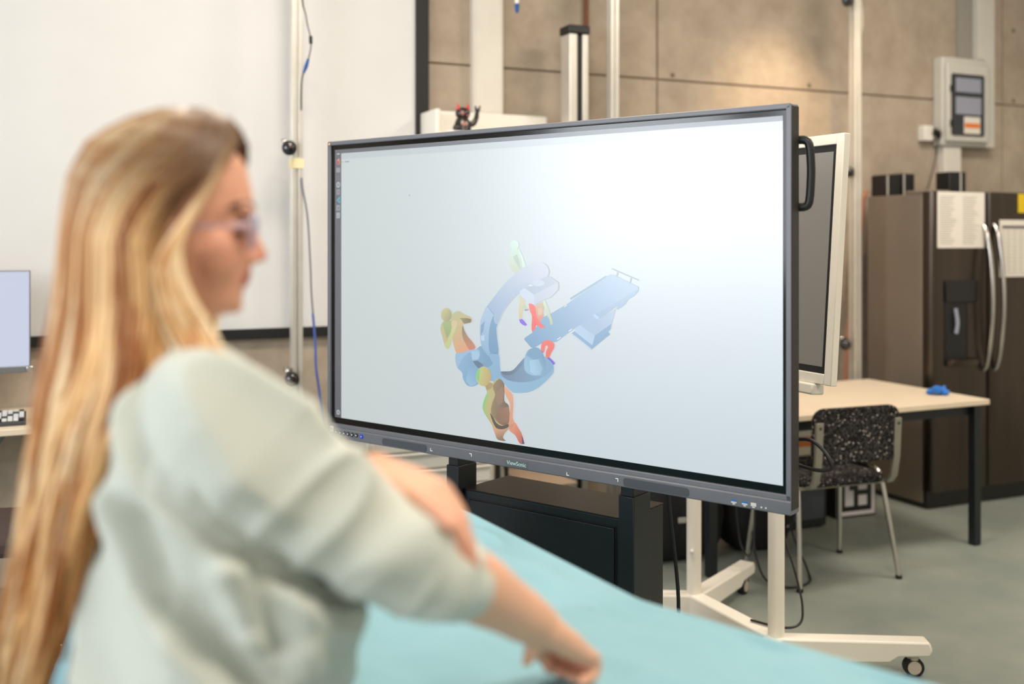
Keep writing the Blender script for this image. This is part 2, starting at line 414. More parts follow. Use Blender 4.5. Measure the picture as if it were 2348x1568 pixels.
# pictures shown on the big display: flat shapes on the screen in metres (x along the screen, z up), each with a two-colour shade
SCREEN = {
 'mint_figure_rear_leg': [
  ([(0.0058,1.3235),(0.0134,1.3044),(0.0262,1.3014),(0.0256,1.2977),(0.0104,1.2942),(0.0049,1.3041)], (196,206,176), (196,206,176), (0.0058,1.3235), (0.0061,1.3235)),
  ([(0.0067,1.2981),(0.0241,1.2989),(0.0226,1.2964),(0.0104,1.2942)], (130,100,200), (130,100,200), (0.0067,1.2981), (0.007,1.2982)),
 ],
 'mint_figure_leg': [
  ([(-0.0126,1.3398),(0.0104,1.326),(0.0037,1.3016),(-0.0027,1.2675),(-0.0126,1.2682),(-0.0141,1.3009),(-0.0095,1.3205)], (206,212,178), (214,196,150), (-0.0049,1.3303), (-0.0079,1.2697)),
  ([(-0.0126,1.267),(-0.0003,1.2693),(0.0089,1.262),(0.018,1.2528),(0.0119,1.2489),(0.0012,1.252),(-0.0079,1.2576)], (126,84,226), (126,84,226), (-0.0126,1.267), (-0.0122,1.267)),
 ],
 'mint_figure': [
  ([(-0.0141,1.4792),(-0.0109,1.4763),(-0.0063,1.4703),(-0.0018,1.4635),(0.0021,1.4557),(0.0058,1.447),(0.0089,1.4395),(0.011,1.434),(0.0125,1.4297),(0.0128,1.4263),(0.0112,1.4241),(0.0085,1.423),(0.0058,1.4225),(0.0037,1.4226),(0.0016,1.4235),(-0.0003,1.426),(-0.0018,1.4319),(-0.0032,1.4394),(-0.0049,1.4465),(-0.0074,1.4524),(-0.0103,1.458),(-0.0126,1.4634),(-0.0139,1.4698),(-0.0147,1.476)], (212,232,222), (212,232,222), (-0.0141,1.4792), (-0.0138,1.4792)),
  ([(-0.0419,1.4778),(-0.0341,1.4798),(-0.0247,1.4802),(-0.0172,1.4791),(-0.0141,1.4761),(-0.0129,1.4717),(-0.0116,1.4658),(-0.0094,1.4575),(-0.007,1.4479),(-0.0049,1.4393),(-0.0028,1.4328),(-0.001,1.4274),(-0.0003,1.4224),(-0.0012,1.4178),(-0.0031,1.4137),(-0.0064,1.4102),(-0.0122,1.4068),(-0.0194,1.4041),(-0.0264,1.4037),(-0.0331,1.4079),(-0.0396,1.4146),(-0.045,1.4216),(-0.0487,1.4288),(-0.0513,1.4364),(-0.0528,1.4435),(-0.0527,1.4495),(-0.0514,1.4551),(-0.0497,1.4606),(-0.048,1.4669),(-0.0458,1.4731)], (204,228,214), (200,208,184), (-0.0326,1.4754), (-0.0264,1.4049)),
  ([(-0.0357,1.4559),(-0.0203,1.4621),(-0.0126,1.4489),(-0.0079,1.4271),(-0.0049,1.4175),(-0.0126,1.4222),(-0.0264,1.4414)], (180,200,184), (180,200,184), (-0.0357,1.4559), (-0.0354,1.4559)),
  ([(-0.0129,1.4906),(-0.0137,1.4861),(-0.0162,1.482),(-0.02,1.4788),(-0.0248,1.4767),(-0.0301,1.4759),(-0.0355,1.4766),(-0.0404,1.4786),(-0.0442,1.4818),(-0.0467,1.4859),(-0.0475,1.4904),(-0.0467,1.495),(-0.0442,1.499),(-0.0404,1.5023),(-0.0355,1.5044),(-0.0301,1.5051),(-0.0248,1.5044),(-0.02,1.5023),(-0.0162,1.4991),(-0.0137,1.4951)], (200,228,214), (214,236,226), (-0.0419,1.4778), (-0.0233,1.5046)),
 ],
 'red_figure': [
  ([(0.0497,1.3107),(0.0535,1.3149),(0.0592,1.3168),(0.0647,1.3185),(0.0692,1.3208),(0.0735,1.3228),(0.0772,1.3232),(0.0799,1.3207),(0.0821,1.3167),(0.0831,1.312),(0.0819,1.3068),(0.0796,1.301),(0.0781,1.2952),(0.0787,1.2894),(0.08,1.2837),(0.0801,1.2786),(0.0777,1.2747),(0.074,1.2715),(0.0706,1.2686),(0.0681,1.2655),(0.0657,1.2627),(0.0632,1.2623),(0.0601,1.2661),(0.057,1.2722),(0.0542,1.2798),(0.0518,1.29),(0.0498,1.3015)], (206,190,166), (222,140,116), (0.0677,1.3186), (0.0706,1.2686)),
  ([(0.0587,1.3039),(0.0706,1.3068),(0.0772,1.2975),(0.0706,1.2841),(0.0602,1.2836)], (226,186,158), (226,186,158), (0.0587,1.3039), (0.059,1.3039)),
  ([(0.025,1.3165),(0.0302,1.3171),(0.0375,1.3153),(0.0437,1.3129),(0.0468,1.3106),(0.0487,1.3078),(0.0503,1.3035),(0.0516,1.2963),(0.0526,1.2877),(0.0542,1.2798),(0.0568,1.2738),(0.0601,1.2686),(0.0647,1.2635),(0.0732,1.2583),(0.0829,1.2532),(0.0884,1.2493),(0.0848,1.2469),(0.0768,1.2455),(0.0691,1.2454),(0.0631,1.2481),(0.0573,1.252),(0.0527,1.2534),(0.0507,1.249),(0.0498,1.2422),(0.0485,1.2364),(0.0456,1.2329),(0.0422,1.2305),(0.0392,1.2304),(0.0371,1.2341),(0.0356,1.2402),(0.0347,1.2477),(0.0353,1.2577),(0.0365,1.2691),(0.0368,1.279),(0.0346,1.2853),(0.0314,1.2901),(0.0286,1.2954),(0.0264,1.303),(0.0246,1.3109)], (252,108,104), (240,88,84), (0.0347,1.3149), (0.0467,1.2363)),
  ([(0.0392,1.2791),(0.0452,1.2698),(0.0482,1.2484),(0.0503,1.2485),(0.0473,1.2651),(0.0422,1.2792)], (206,60,60), (206,60,60), (0.0392,1.2791), (0.0395,1.2791)),
 ],
 'table_picture': [
  ([(0.1812,1.2371),(0.194,1.2443),(0.2514,1.2094),(0.306,1.2481),(0.3128,1.2412),(0.25,1.1944)], (132,170,205), (118,160,196), (0.2039,1.2402), (0.3006,1.2387)),
  ([(0.1812,1.2371),(0.2491,1.1971),(0.2497,1.1909),(0.1812,1.2315)], (188,208,226), (188,208,226), (0.1812,1.2371), (0.1815,1.2371)),
  ([(0.1926,1.2489),(0.2123,1.265),(0.2541,1.2946),(0.272,1.2794),(0.2618,1.233),(0.2527,1.2065),(0.1931,1.2414)], (176,204,232), (164,192,218), (0.2039,1.2286), (0.2541,1.2889)),
  ([(0.2095,1.2614),(0.2541,1.2923),(0.272,1.2794),(0.2618,1.2342)], (160,186,212), (160,186,212), (0.2095,1.2614), (0.2098,1.2614)),
  ([(0.272,1.2794),(0.3308,1.3139),(0.3174,1.2702),(0.2613,1.2337)], (158,184,210), (176,198,222), (0.2651,1.255), (0.3276,1.3036)),
  ([(0.2618,1.2342),(0.3174,1.2709),(0.3141,1.2553),(0.306,1.2476),(0.2541,1.2085)], (122,164,200), (122,164,200), (0.2618,1.2342), (0.2621,1.2342)),
  ([(0.3329,1.314),(0.3409,1.3267),(0.3714,1.3447),(0.3936,1.3578),(0.3884,1.3509),(0.3714,1.3413),(0.3622,1.3275),(0.3383,1.3115)], (158,184,212), (158,184,212), (0.3329,1.314), (0.3332,1.314)),
  ([(0.2596,1.2926),(0.4053,1.3759),(0.4045,1.3659),(0.391,1.3514),(0.3674,1.3401),(0.3409,1.3256),(0.2775,1.2831),(0.2693,1.2781)], (166,192,218), (150,180,208), (0.3936,1.3667), (0.2679,1.2849)),
  ([(0.0074,1.2088),(0.0104,1.2138),(0.0377,1.2298),(0.0795,1.2786),(0.1119,1.2931),(0.1641,1.3199),(0.1869,1.3348),(0.3141,1.4097),(0.3222,1.4094),(0.404,1.3777),(0.4056,1.3726),(0.3674,1.3491),(0.2596,1.2926),(0.2458,1.2851),(0.2179,1.2664),(0.1841,1.2472),(0.1294,1.2101),(0.1178,1.2066),(0.1061,1.2087),(0.0766,1.2022),(0.0437,1.1858),(0.0341,1.1856)], (116,160,198), (176,200,224), (0.0286,1.1944), (0.3674,1.3928)),
  ([(0.1741,1.3378),(0.2979,1.4054),(0.3023,1.4037),(0.1778,1.3337)], (146,174,202), (146,174,202), (0.1741,1.3378), (0.1744,1.3378)),
  ([(0.3175,1.4243),(0.4047,1.3941),(0.4059,1.3966),(0.3188,1.4269)], (158,174,194), (158,174,194), (0.3175,1.4243), (0.3178,1.4244)),
  ([(0.3363,1.4168),(0.3315,1.4018),(0.3343,1.4012),(0.3391,1.4162)], (158,174,194), (158,174,194), (0.3363,1.4168), (0.3366,1.4168)),
  ([(0.3807,1.4019),(0.376,1.3853),(0.3788,1.3847),(0.3835,1.4014)], (158,174,194), (158,174,194), (0.3807,1.4019), (0.381,1.4019)),
  ([(0.1302,1.2145),(0.1432,1.2223),(0.1418,1.224),(0.1287,1.2162)], (236,244,248), (236,244,248), (0.1302,1.2145), (0.1305,1.2145)),
  ([(0.172,1.2411),(0.1834,1.2487),(0.1819,1.2503),(0.1705,1.2427)], (236,244,248), (236,244,248), (0.172,1.2411), (0.1723,1.2411)),
  ([(0.1554,1.3114),(0.1646,1.3164),(0.1635,1.3178),(0.1544,1.3127)], (236,244,248), (236,244,248), (0.1554,1.3114), (0.1557,1.3114)),
  ([(0.2555,1.2924),(0.2624,1.2962),(0.2775,1.2865),(0.272,1.2794),(0.2596,1.2869)], (178,206,232), (178,206,232), (0.2555,1.2924), (0.2558,1.2924)),
 ],
 'red_figure_arm': [
  ([(0.0781,1.3249),(0.0793,1.3283),(0.0824,1.3285),(0.0861,1.3259),(0.0905,1.3186),(0.0955,1.3084),(0.1002,1.2985),(0.1044,1.2893),(0.1083,1.2803),(0.1114,1.2729),(0.1129,1.2686),(0.1135,1.266),(0.1137,1.2636),(0.1134,1.2609),(0.1126,1.2585),(0.1114,1.2571),(0.1094,1.257),(0.107,1.2578),(0.1049,1.2596),(0.104,1.2629),(0.1035,1.2673),(0.102,1.2725),(0.0981,1.2785),(0.0931,1.2853),(0.0884,1.2932),(0.0841,1.3041),(0.0802,1.316)], (206,226,206), (196,200,160), (0.0825,1.3215), (0.109,1.261)),
  ([(0.0527,1.2606),(0.0647,1.2635),(0.0884,1.2493),(0.0691,1.2454)], (246,98,92), (246,98,92), (0.0527,1.2606), (0.053,1.2606)),
 ],
 'red_figure_legs': [
  ([(0.0706,1.1851),(0.0711,1.1897),(0.0721,1.195),(0.0736,1.1996),(0.0762,1.2029),(0.0793,1.2056),(0.0825,1.2078),(0.0853,1.2095),(0.088,1.2108),(0.0914,1.2116),(0.096,1.2118),(0.1012,1.2115),(0.1061,1.2106),(0.1105,1.209),(0.1146,1.2069),(0.1178,1.2047),(0.1193,1.2026),(0.12,1.2003),(0.1201,1.1978),(0.1199,1.1948),(0.1192,1.1916),(0.1178,1.1882),(0.1153,1.1844),(0.1122,1.1803),(0.109,1.1758),(0.106,1.1698),(0.1031,1.1634),(0.1002,1.1586),(0.0976,1.1567),(0.0951,1.1564),(0.0928,1.1569),(0.091,1.1579),(0.0894,1.1596),(0.0884,1.1625),(0.0883,1.1675),(0.0889,1.1737),(0.0899,1.1792),(0.0921,1.1835),(0.0947,1.1872),(0.0964,1.1903),(0.0959,1.1927),(0.0945,1.1945),(0.0928,1.1956),(0.0911,1.1959),(0.0892,1.1955),(0.0875,1.1938),(0.0863,1.1894),(0.0852,1.1837),(0.084,1.1789),(0.0825,1.176),(0.0808,1.1741),(0.0789,1.1733),(0.0766,1.1741),(0.0741,1.176),(0.0721,1.1781),(0.0711,1.18),(0.0706,1.1822)], (244,104,86), (228,96,80), (0.0795,1.2047), (0.1061,1.1637)),
  ([(0.0721,1.1793),(0.0795,1.1762),(0.0772,1.1701),(0.0736,1.171)], (150,90,190), (150,90,190), (0.0721,1.1793), (0.0724,1.1793)),
  ([(0.0884,1.1582),(0.1017,1.1615),(0.1149,1.1525),(0.123,1.146),(0.1178,1.1409),(0.1061,1.1424)], (110,70,210), (110,70,210), (0.0884,1.1582), (0.0887,1.1583)),
 ],
 'scanner_picture': [
  ([(-0.1248,1.1643),(-0.1142,1.1669),(-0.1008,1.1647),(-0.0903,1.1596),(-0.0866,1.1496),(-0.0858,1.1366),(-0.0849,1.125),(-0.0839,1.1164),(-0.0827,1.1092),(-0.079,1.1045),(-0.0695,1.104),(-0.0574,1.1059),(-0.0469,1.1084),(-0.0402,1.1107),(-0.035,1.1135),(-0.0292,1.1176),(-0.0218,1.1244),(-0.0138,1.1324),(-0.0058,1.14),(0.0006,1.1466),(0.0069,1.1527),(0.0173,1.1577),(0.0366,1.1616),(0.0598,1.1643),(0.0799,1.1643),(0.094,1.1593),(0.1052,1.1516),(0.1134,1.1442),(0.1171,1.138),(0.1178,1.132),(0.1178,1.1266),(0.1179,1.1228),(0.1172,1.1195),(0.1145,1.1152),(0.1082,1.1082),(0.0999,1.1001),(0.0911,1.0921),(0.0823,1.0846),(0.0729,1.0772),(0.063,1.0703),(0.0518,1.0641),(0.0401,1.0583),(0.0288,1.0537),(0.019,1.0508),(0.0098,1.0491),(-0.0,1.0478),(-0.0114,1.0463),(-0.0233,1.0453),(-0.0351,1.0465),(-0.0455,1.0527),(-0.0556,1.0613),(-0.0676,1.0682),(-0.084,1.0709),(-0.1024,1.0718),(-0.1187,1.0732),(-0.1319,1.075),(-0.143,1.0772),(-0.1493,1.0825),(-0.146,1.0934),(-0.1378,1.1073),(-0.1309,1.1216),(-0.129,1.1371),(-0.1284,1.1531)], (134,176,208), (120,164,198), (-0.1006,1.1519), (0.0743,1.0736)),
  ([(-0.0814,1.1052),(-0.0721,1.1071),(-0.0586,1.108),(-0.0469,1.1093),(-0.0401,1.1113),(-0.0349,1.1137),(-0.0292,1.1176),(-0.0215,1.1245),(-0.0133,1.1328),(-0.0058,1.14),(0.0005,1.1464),(0.006,1.1517),(0.0104,1.1527),(0.0114,1.1445),(0.0113,1.132),(0.0144,1.1209),(0.0251,1.1138),(0.039,1.1083),(0.0517,1.1043),(0.063,1.1033),(0.0732,1.104),(0.0771,1.1032),(0.0691,1.0988),(0.0549,1.093),(0.0403,1.0879),(0.0273,1.0845),(0.014,1.0818),(-0.0,1.0799),(-0.0158,1.0793),(-0.0323,1.0795),(-0.0469,1.0806),(-0.0577,1.0833),(-0.0666,1.0869),(-0.0736,1.0909),(-0.0789,1.0958),(-0.0822,1.101)], (106,134,162), (120,156,188), (-0.0646,1.0986), (0.0573,1.0948)),
  ([(-0.0814,1.1052),(-0.0727,1.1068),(-0.0589,1.1078),(-0.0469,1.1093),(-0.0401,1.1113),(-0.0349,1.1137),(-0.0292,1.1176),(-0.0215,1.1245),(-0.0133,1.1328),(-0.0058,1.14),(0.0006,1.1457),(0.0062,1.1504),(0.0104,1.1527),(0.0126,1.1508),(0.0133,1.1466),(0.0116,1.1413),(0.0055,1.1345),(-0.0031,1.1265),(-0.0117,1.1189),(-0.0192,1.1122),(-0.0268,1.106),(-0.0351,1.101),(-0.0449,1.0981),(-0.0554,1.0965),(-0.0646,1.0963),(-0.0728,1.0985),(-0.0796,1.1021)], (86,104,128), (104,140,172), (-0.0646,1.1033), (0.0058,1.1455)),
  ([(-0.079,1.0882),(-0.0718,1.0874),(-0.0601,1.0837),(-0.0469,1.0806),(-0.0323,1.0793),(-0.0162,1.0786),(-0.0,1.079),(0.0164,1.0811),(0.0329,1.0843),(0.0488,1.0886),(0.064,1.0947),(0.0785,1.1017),(0.0911,1.1088),(0.1013,1.1166),(0.1098,1.1243),(0.1156,1.1287),(0.1177,1.1267),(0.1172,1.1214),(0.1145,1.1152),(0.1086,1.1082),(0.1004,1.1003),(0.0911,1.0921),(0.0806,1.0835),(0.069,1.0745),(0.0573,1.0666),(0.046,1.0606),(0.0345,1.0557),(0.0231,1.0518),(0.0112,1.0493),(-0.0008,1.0478),(-0.0117,1.0468),(-0.02,1.0457),(-0.0272,1.0451),(-0.0351,1.0465),(-0.045,1.0516),(-0.0556,1.0588),(-0.0646,1.0661),(-0.072,1.0743),(-0.0778,1.0827)], (140,182,212), (132,174,206), (-0.0528,1.0625), (0.1079,1.1214)),
  ([(0.0104,1.1183),(0.0089,1.1243),(0.0081,1.1314),(0.0081,1.1388),(0.0089,1.1466),(0.0105,1.1546),(0.0127,1.162),(0.0156,1.1679),(0.0193,1.1732),(0.0242,1.1778),(0.0318,1.1821),(0.0406,1.1859),(0.0488,1.1881),(0.0556,1.1877),(0.0619,1.1857),(0.0675,1.1829),(0.0721,1.1792),(0.0761,1.1746),(0.0799,1.1688),(0.0839,1.1607),(0.0876,1.1514),(0.09,1.1425),(0.0903,1.1344),(0.0892,1.1266),(0.0866,1.1197),(0.082,1.114),(0.0758,1.1093),(0.0686,1.1056),(0.0596,1.1038),(0.0495,1.1032),(0.0403,1.1034),(0.0327,1.1046),(0.0259,1.1066),(0.0202,1.109),(0.016,1.1115),(0.0128,1.1144)], (146,188,218), (104,146,182), (0.0288,1.1198), (0.0855,1.1647)),
  ([(0.0173,1.1623),(0.0259,1.1779),(0.0488,1.1881),(0.0664,1.1828),(0.0771,1.1695),(0.0686,1.1554),(0.0431,1.1504)], (112,156,190), (112,156,190), (0.0173,1.1623), (0.0179,1.1623)),
  ([(0.0288,1.1471),(0.0431,1.1504),(0.063,1.1532),(0.0771,1.128),(0.0686,1.1084),(0.046,1.1056),(0.0317,1.1154)], (164,204,230), (140,184,214), (0.0403,1.1161), (0.0771,1.128)),
  ([(-0.2655,1.1381),(-0.2643,1.1441),(-0.2623,1.15),(-0.2591,1.1554),(-0.2534,1.1604),(-0.2465,1.165),(-0.2399,1.1687),(-0.2347,1.171),(-0.2299,1.1725),(-0.2241,1.173),(-0.216,1.1719),(-0.2071,1.1698),(-0.1989,1.168),(-0.1927,1.1664),(-0.1872,1.1651),(-0.1814,1.1653),(-0.175,1.1694),(-0.1683,1.1751),(-0.1616,1.1784),(-0.1552,1.1772),(-0.1487,1.1736),(-0.1419,1.1679),(-0.1338,1.1581),(-0.1254,1.1462),(-0.1187,1.1366),(-0.1148,1.1322),(-0.1125,1.1301),(-0.1127,1.1276),(-0.1171,1.1231),(-0.124,1.1183),(-0.1309,1.1145),(-0.1369,1.1134),(-0.1429,1.1135),(-0.1493,1.1131),(-0.1568,1.1115),(-0.1646,1.1094),(-0.1709,1.1068),(-0.1746,1.1034),(-0.1768,1.0994),(-0.1771,1.0944),(-0.1734,1.0873),(-0.1678,1.0791),(-0.1647,1.0717),(-0.1669,1.0659),(-0.1715,1.0608),(-0.1771,1.0565),(-0.1838,1.0532),(-0.1915,1.0507),(-0.1989,1.0494),(-0.2055,1.0494),(-0.2118,1.0505),(-0.2178,1.053),(-0.2237,1.0579),(-0.2292,1.0643),(-0.2336,1.0708),(-0.235,1.0772),(-0.2351,1.0838),(-0.2368,1.0897),(-0.2424,1.0943),(-0.2497,1.0983),(-0.2559,1.1027),(-0.2594,1.1078),(-0.2618,1.1132),(-0.2636,1.119),(-0.2649,1.1252),(-0.2656,1.1318)], (136,178,212), (110,154,190), (-0.2495,1.1416), (-0.137,1.1211)),
  ([(-0.2399,1.1687),(-0.2347,1.1711),(-0.2299,1.1726),(-0.2241,1.173),(-0.2165,1.1719),(-0.208,1.1698),(-0.1989,1.168),(-0.188,1.1674),(-0.1765,1.1671),(-0.1678,1.1652),(-0.1645,1.1601),(-0.164,1.1535),(-0.1647,1.1475),(-0.1666,1.1426),(-0.1696,1.1382),(-0.174,1.135),(-0.1809,1.1329),(-0.1891,1.1319),(-0.1958,1.1334),(-0.1982,1.1409),(-0.199,1.1508),(-0.202,1.1568),(-0.2103,1.1544),(-0.2208,1.1481),(-0.2304,1.1405),(-0.2378,1.1314),(-0.2443,1.1211),(-0.2495,1.1128),(-0.2524,1.1079),(-0.254,1.1051),(-0.2559,1.1051),(-0.2592,1.1099),(-0.2628,1.1176),(-0.2649,1.1261),(-0.2644,1.1355),(-0.2624,1.1457),(-0.2591,1.1545),(-0.2535,1.1605),(-0.2465,1.1651)], (150,188,218), (150,188,218), (-0.2399,1.1687), (-0.2393,1.1687)),
  ([(-0.1927,1.1289),(-0.174,1.1326),(-0.1493,1.1202),(-0.1678,1.107),(-0.1802,1.1155)], (84,112,142), (84,112,142), (-0.1927,1.1289), (-0.192,1.1289)),
  ([(-0.1989,1.1594),(-0.174,1.162),(-0.1653,1.1498),(-0.1709,1.1376),(-0.1939,1.1336)], (164,198,226), (164,198,226), (-0.1989,1.1594), (-0.1983,1.1594)),
  ([(-0.2115,1.1037),(-0.1802,1.1155),(-0.1647,1.1001),(-0.1666,1.0716),(-0.1833,1.055),(-0.2052,1.0502),(-0.2209,1.0671)], (120,166,202), (146,188,218), (-0.174,1.0994), (-0.2115,1.0583)),
  ([(0.0995,1.4084),(0.1,1.4129),(0.0993,1.4175),(0.0978,1.4219),(0.0952,1.4262),(0.0919,1.4304),(0.0883,1.4339),(0.085,1.436),(0.0815,1.4374),(0.0771,1.4387),(0.0714,1.4401),(0.0648,1.4413),(0.0573,1.4416),(0.0488,1.4403),(0.0394,1.438),(0.0288,1.4343),(0.0165,1.4287),(0.0029,1.4216),(-0.0117,1.413),(-0.028,1.4022),(-0.0454,1.3899),(-0.0617,1.3773),(-0.0756,1.3646),(-0.0883,1.3516),(-0.1006,1.3389),(-0.1127,1.3265),(-0.1242,1.3145),(-0.134,1.3039),(-0.1404,1.296),(-0.1451,1.2896),(-0.1493,1.283),(-0.1535,1.2761),(-0.1573,1.269),(-0.1604,1.2613),(-0.1625,1.252),(-0.1639,1.2421),(-0.1647,1.2327),(-0.1647,1.2245),(-0.1642,1.2169),(-0.1635,1.2091),(-0.1626,1.2003),(-0.1615,1.1913),(-0.1598,1.1833),(-0.157,1.1774),(-0.1536,1.1725),(-0.1493,1.1674),(-0.1429,1.1606),(-0.1355,1.1536),(-0.1297,1.1499),(-0.1281,1.1531),(-0.1279,1.1596),(-0.1248,1.1643),(-0.1139,1.1627),(-0.1001,1.1593),(-0.0903,1.161),(-0.0896,1.174),(-0.0928,1.1921),(-0.0958,1.2083),(-0.097,1.2193),(-0.0979,1.2284),(-0.0982,1.2362),(-0.0975,1.2412),(-0.0961,1.2448),(-0.0934,1.2504),(-0.0885,1.2603),(-0.0824,1.2722),(-0.0754,1.2839),(-0.0672,1.2949),(-0.0581,1.3058),(-0.048,1.3166),(-0.0366,1.3273),(-0.0243,1.3379),(-0.0117,1.3478),(0.0018,1.3569),(0.0156,1.3654),(0.0288,1.3728),(0.0409,1.3782),(0.0523,1.3825),(0.063,1.3864),(0.0731,1.3896),(0.0824,1.3924),(0.09,1.3956),(0.0947,1.3996),(0.0977,1.404)], (206,212,226), (128,170,206), (0.0743,1.426), (-0.137,1.1729)),
  ([(-0.134,1.3039),(-0.125,1.2974),(-0.115,1.2862),(-0.1078,1.2769),(-0.1063,1.2733),(-0.1077,1.2716),(-0.1103,1.2683),(-0.1146,1.2618),(-0.1202,1.2536),(-0.1248,1.2442),(-0.1274,1.2326),(-0.1289,1.2197),(-0.1297,1.2063),(-0.129,1.1916),(-0.1275,1.1765),(-0.1266,1.1642),(-0.1267,1.1565),(-0.1274,1.1516),(-0.1297,1.1499),(-0.1354,1.1536),(-0.1428,1.1606),(-0.1493,1.1674),(-0.1536,1.1725),(-0.157,1.1774),(-0.1598,1.1833),(-0.1615,1.1913),(-0.1626,1.2003),(-0.1635,1.2091),(-0.1642,1.2169),(-0.1647,1.2245),(-0.1647,1.2327),(-0.1639,1.2421),(-0.1625,1.252),(-0.1604,1.2613),(-0.1573,1.269),(-0.1535,1.2761),(-0.1493,1.283),(-0.1448,1.2917),(-0.1399,1.3002)], (168,196,224), (140,180,212), (-0.1431,1.2715), (-0.137,1.1682)),
  ([(-0.1103,1.273),(-0.1027,1.276),(-0.0943,1.2762),(-0.0885,1.274),(-0.0884,1.2675),(-0.0909,1.2585),(-0.0934,1.2504),(-0.0952,1.2455),(-0.097,1.2415),(-0.0982,1.2362),(-0.0979,1.2284),(-0.097,1.2193),(-0.0958,1.2083),(-0.0928,1.1921),(-0.0896,1.1741),(-0.0903,1.161),(-0.1002,1.1571),(-0.114,1.1582),(-0.1248,1.1634),(-0.1284,1.1752),(-0.1289,1.191),(-0.1285,1.2064),(-0.1277,1.2196),(-0.1261,1.2324),(-0.1236,1.2442),(-0.12,1.2553),(-0.1155,1.2656)], (118,160,196), (108,152,190), (-0.1006,1.2641), (-0.1066,1.1655)),
  ([(-0.1078,1.2731),(-0.1031,1.2831),(-0.0962,1.2945),(-0.0885,1.3057),(-0.0803,1.3163),(-0.0713,1.3268),(-0.0617,1.3365),(-0.0511,1.345),(-0.04,1.3527),(-0.0292,1.3597),(-0.0188,1.3658),(-0.0088,1.3711),(-0.0,1.3752),(0.0067,1.3777),(0.0123,1.379),(0.0173,1.3793),(0.0233,1.3785),(0.0286,1.3765),(0.0288,1.3728),(0.0187,1.3659),(0.0033,1.3572),(-0.0117,1.3478),(-0.0243,1.3379),(-0.0366,1.3273),(-0.048,1.3166),(-0.0581,1.3058),(-0.0672,1.2949),(-0.0754,1.2839),(-0.0822,1.2715),(-0.0881,1.2591),(-0.0934,1.2504),(-0.0981,1.2488),(-0.1022,1.2509),(-0.1054,1.2545),(-0.1076,1.2593),(-0.1088,1.2655)], (160,186,214), (186,200,222), (-0.0946,1.2737), (0.0173,1.377)),
  ([(-0.1598,1.2424),(-0.1444,1.2564),(-0.1493,1.2264),(-0.1616,1.2092)], (124,156,192), (124,156,192), (-0.1598,1.2424), (-0.1591,1.2424)),
  ([(-0.1604,1.2092),(-0.1456,1.2129),(-0.1456,1.1959),(-0.1591,1.1951)], (184,210,234), (184,210,234), (-0.1604,1.2092), (-0.1598,1.2093)),
  ([(-0.1347,1.303),(-0.1086,1.2764),(-0.1071,1.2773),(-0.1332,1.3039)], (108,140,180), (108,140,180), (-0.1347,1.303), (-0.1341,1.303)),
  ([(-0.1249,1.158),(-0.0904,1.1593),(-0.0903,1.1608),(-0.1248,1.1594)], (90,130,170), (90,130,170), (-0.1249,1.158), (-0.1242,1.158)),
  ([(-0.0087,1.352),(0.0104,1.3627),(0.0317,1.3715),(0.0855,1.3969),(0.1023,1.3995),(0.1327,1.3832),(0.1344,1.3734),(0.1333,1.3609),(0.1201,1.3497),(0.1079,1.3386),(0.0771,1.3289),(0.0471,1.3133),(0.0288,1.3213),(-0.0,1.3353)], (190,202,222), (204,210,222), (0.0058,1.3424), (0.1189,1.3819)),
  ([(0.0104,1.3627),(0.0317,1.3715),(0.0855,1.3969),(0.1023,1.3995),(0.1327,1.3823),(0.046,1.3437)], (178,192,212), (190,200,216), (0.0288,1.3568), (0.1134,1.3863)),
  ([(-0.0087,1.352),(0.0104,1.3627),(0.046,1.3437),(0.0471,1.3133),(0.0288,1.3213),(-0.0,1.3353)], (204,216,234), (204,216,234), (-0.0087,1.352), (-0.0082,1.352)),
  ([(0.0844,1.3788),(0.0833,1.376),(0.0801,1.3734),(0.0751,1.3712),(0.0689,1.3698),(0.0619,1.3692),(0.0549,1.3694),(0.0485,1.3705),(0.0435,1.3724),(0.0402,1.3748),(0.0391,1.3776),(0.0402,1.3805),(0.0435,1.3831),(0.0485,1.3852),(0.0549,1.3867),(0.0619,1.3873),(0.0689,1.387),(0.0751,1.3859),(0.0801,1.384),(0.0833,1.3816)], (202,214,230), (202,214,230), (0.0844,1.3788), (0.085,1.3788)),
  ([(0.0231,1.3703),(0.0357,1.3743),(0.0431,1.3709),(0.0317,1.3669)], (214,224,236), (214,224,236), (0.0231,1.3703), (0.0236,1.3704)),
 ],
 'olive_figure': [
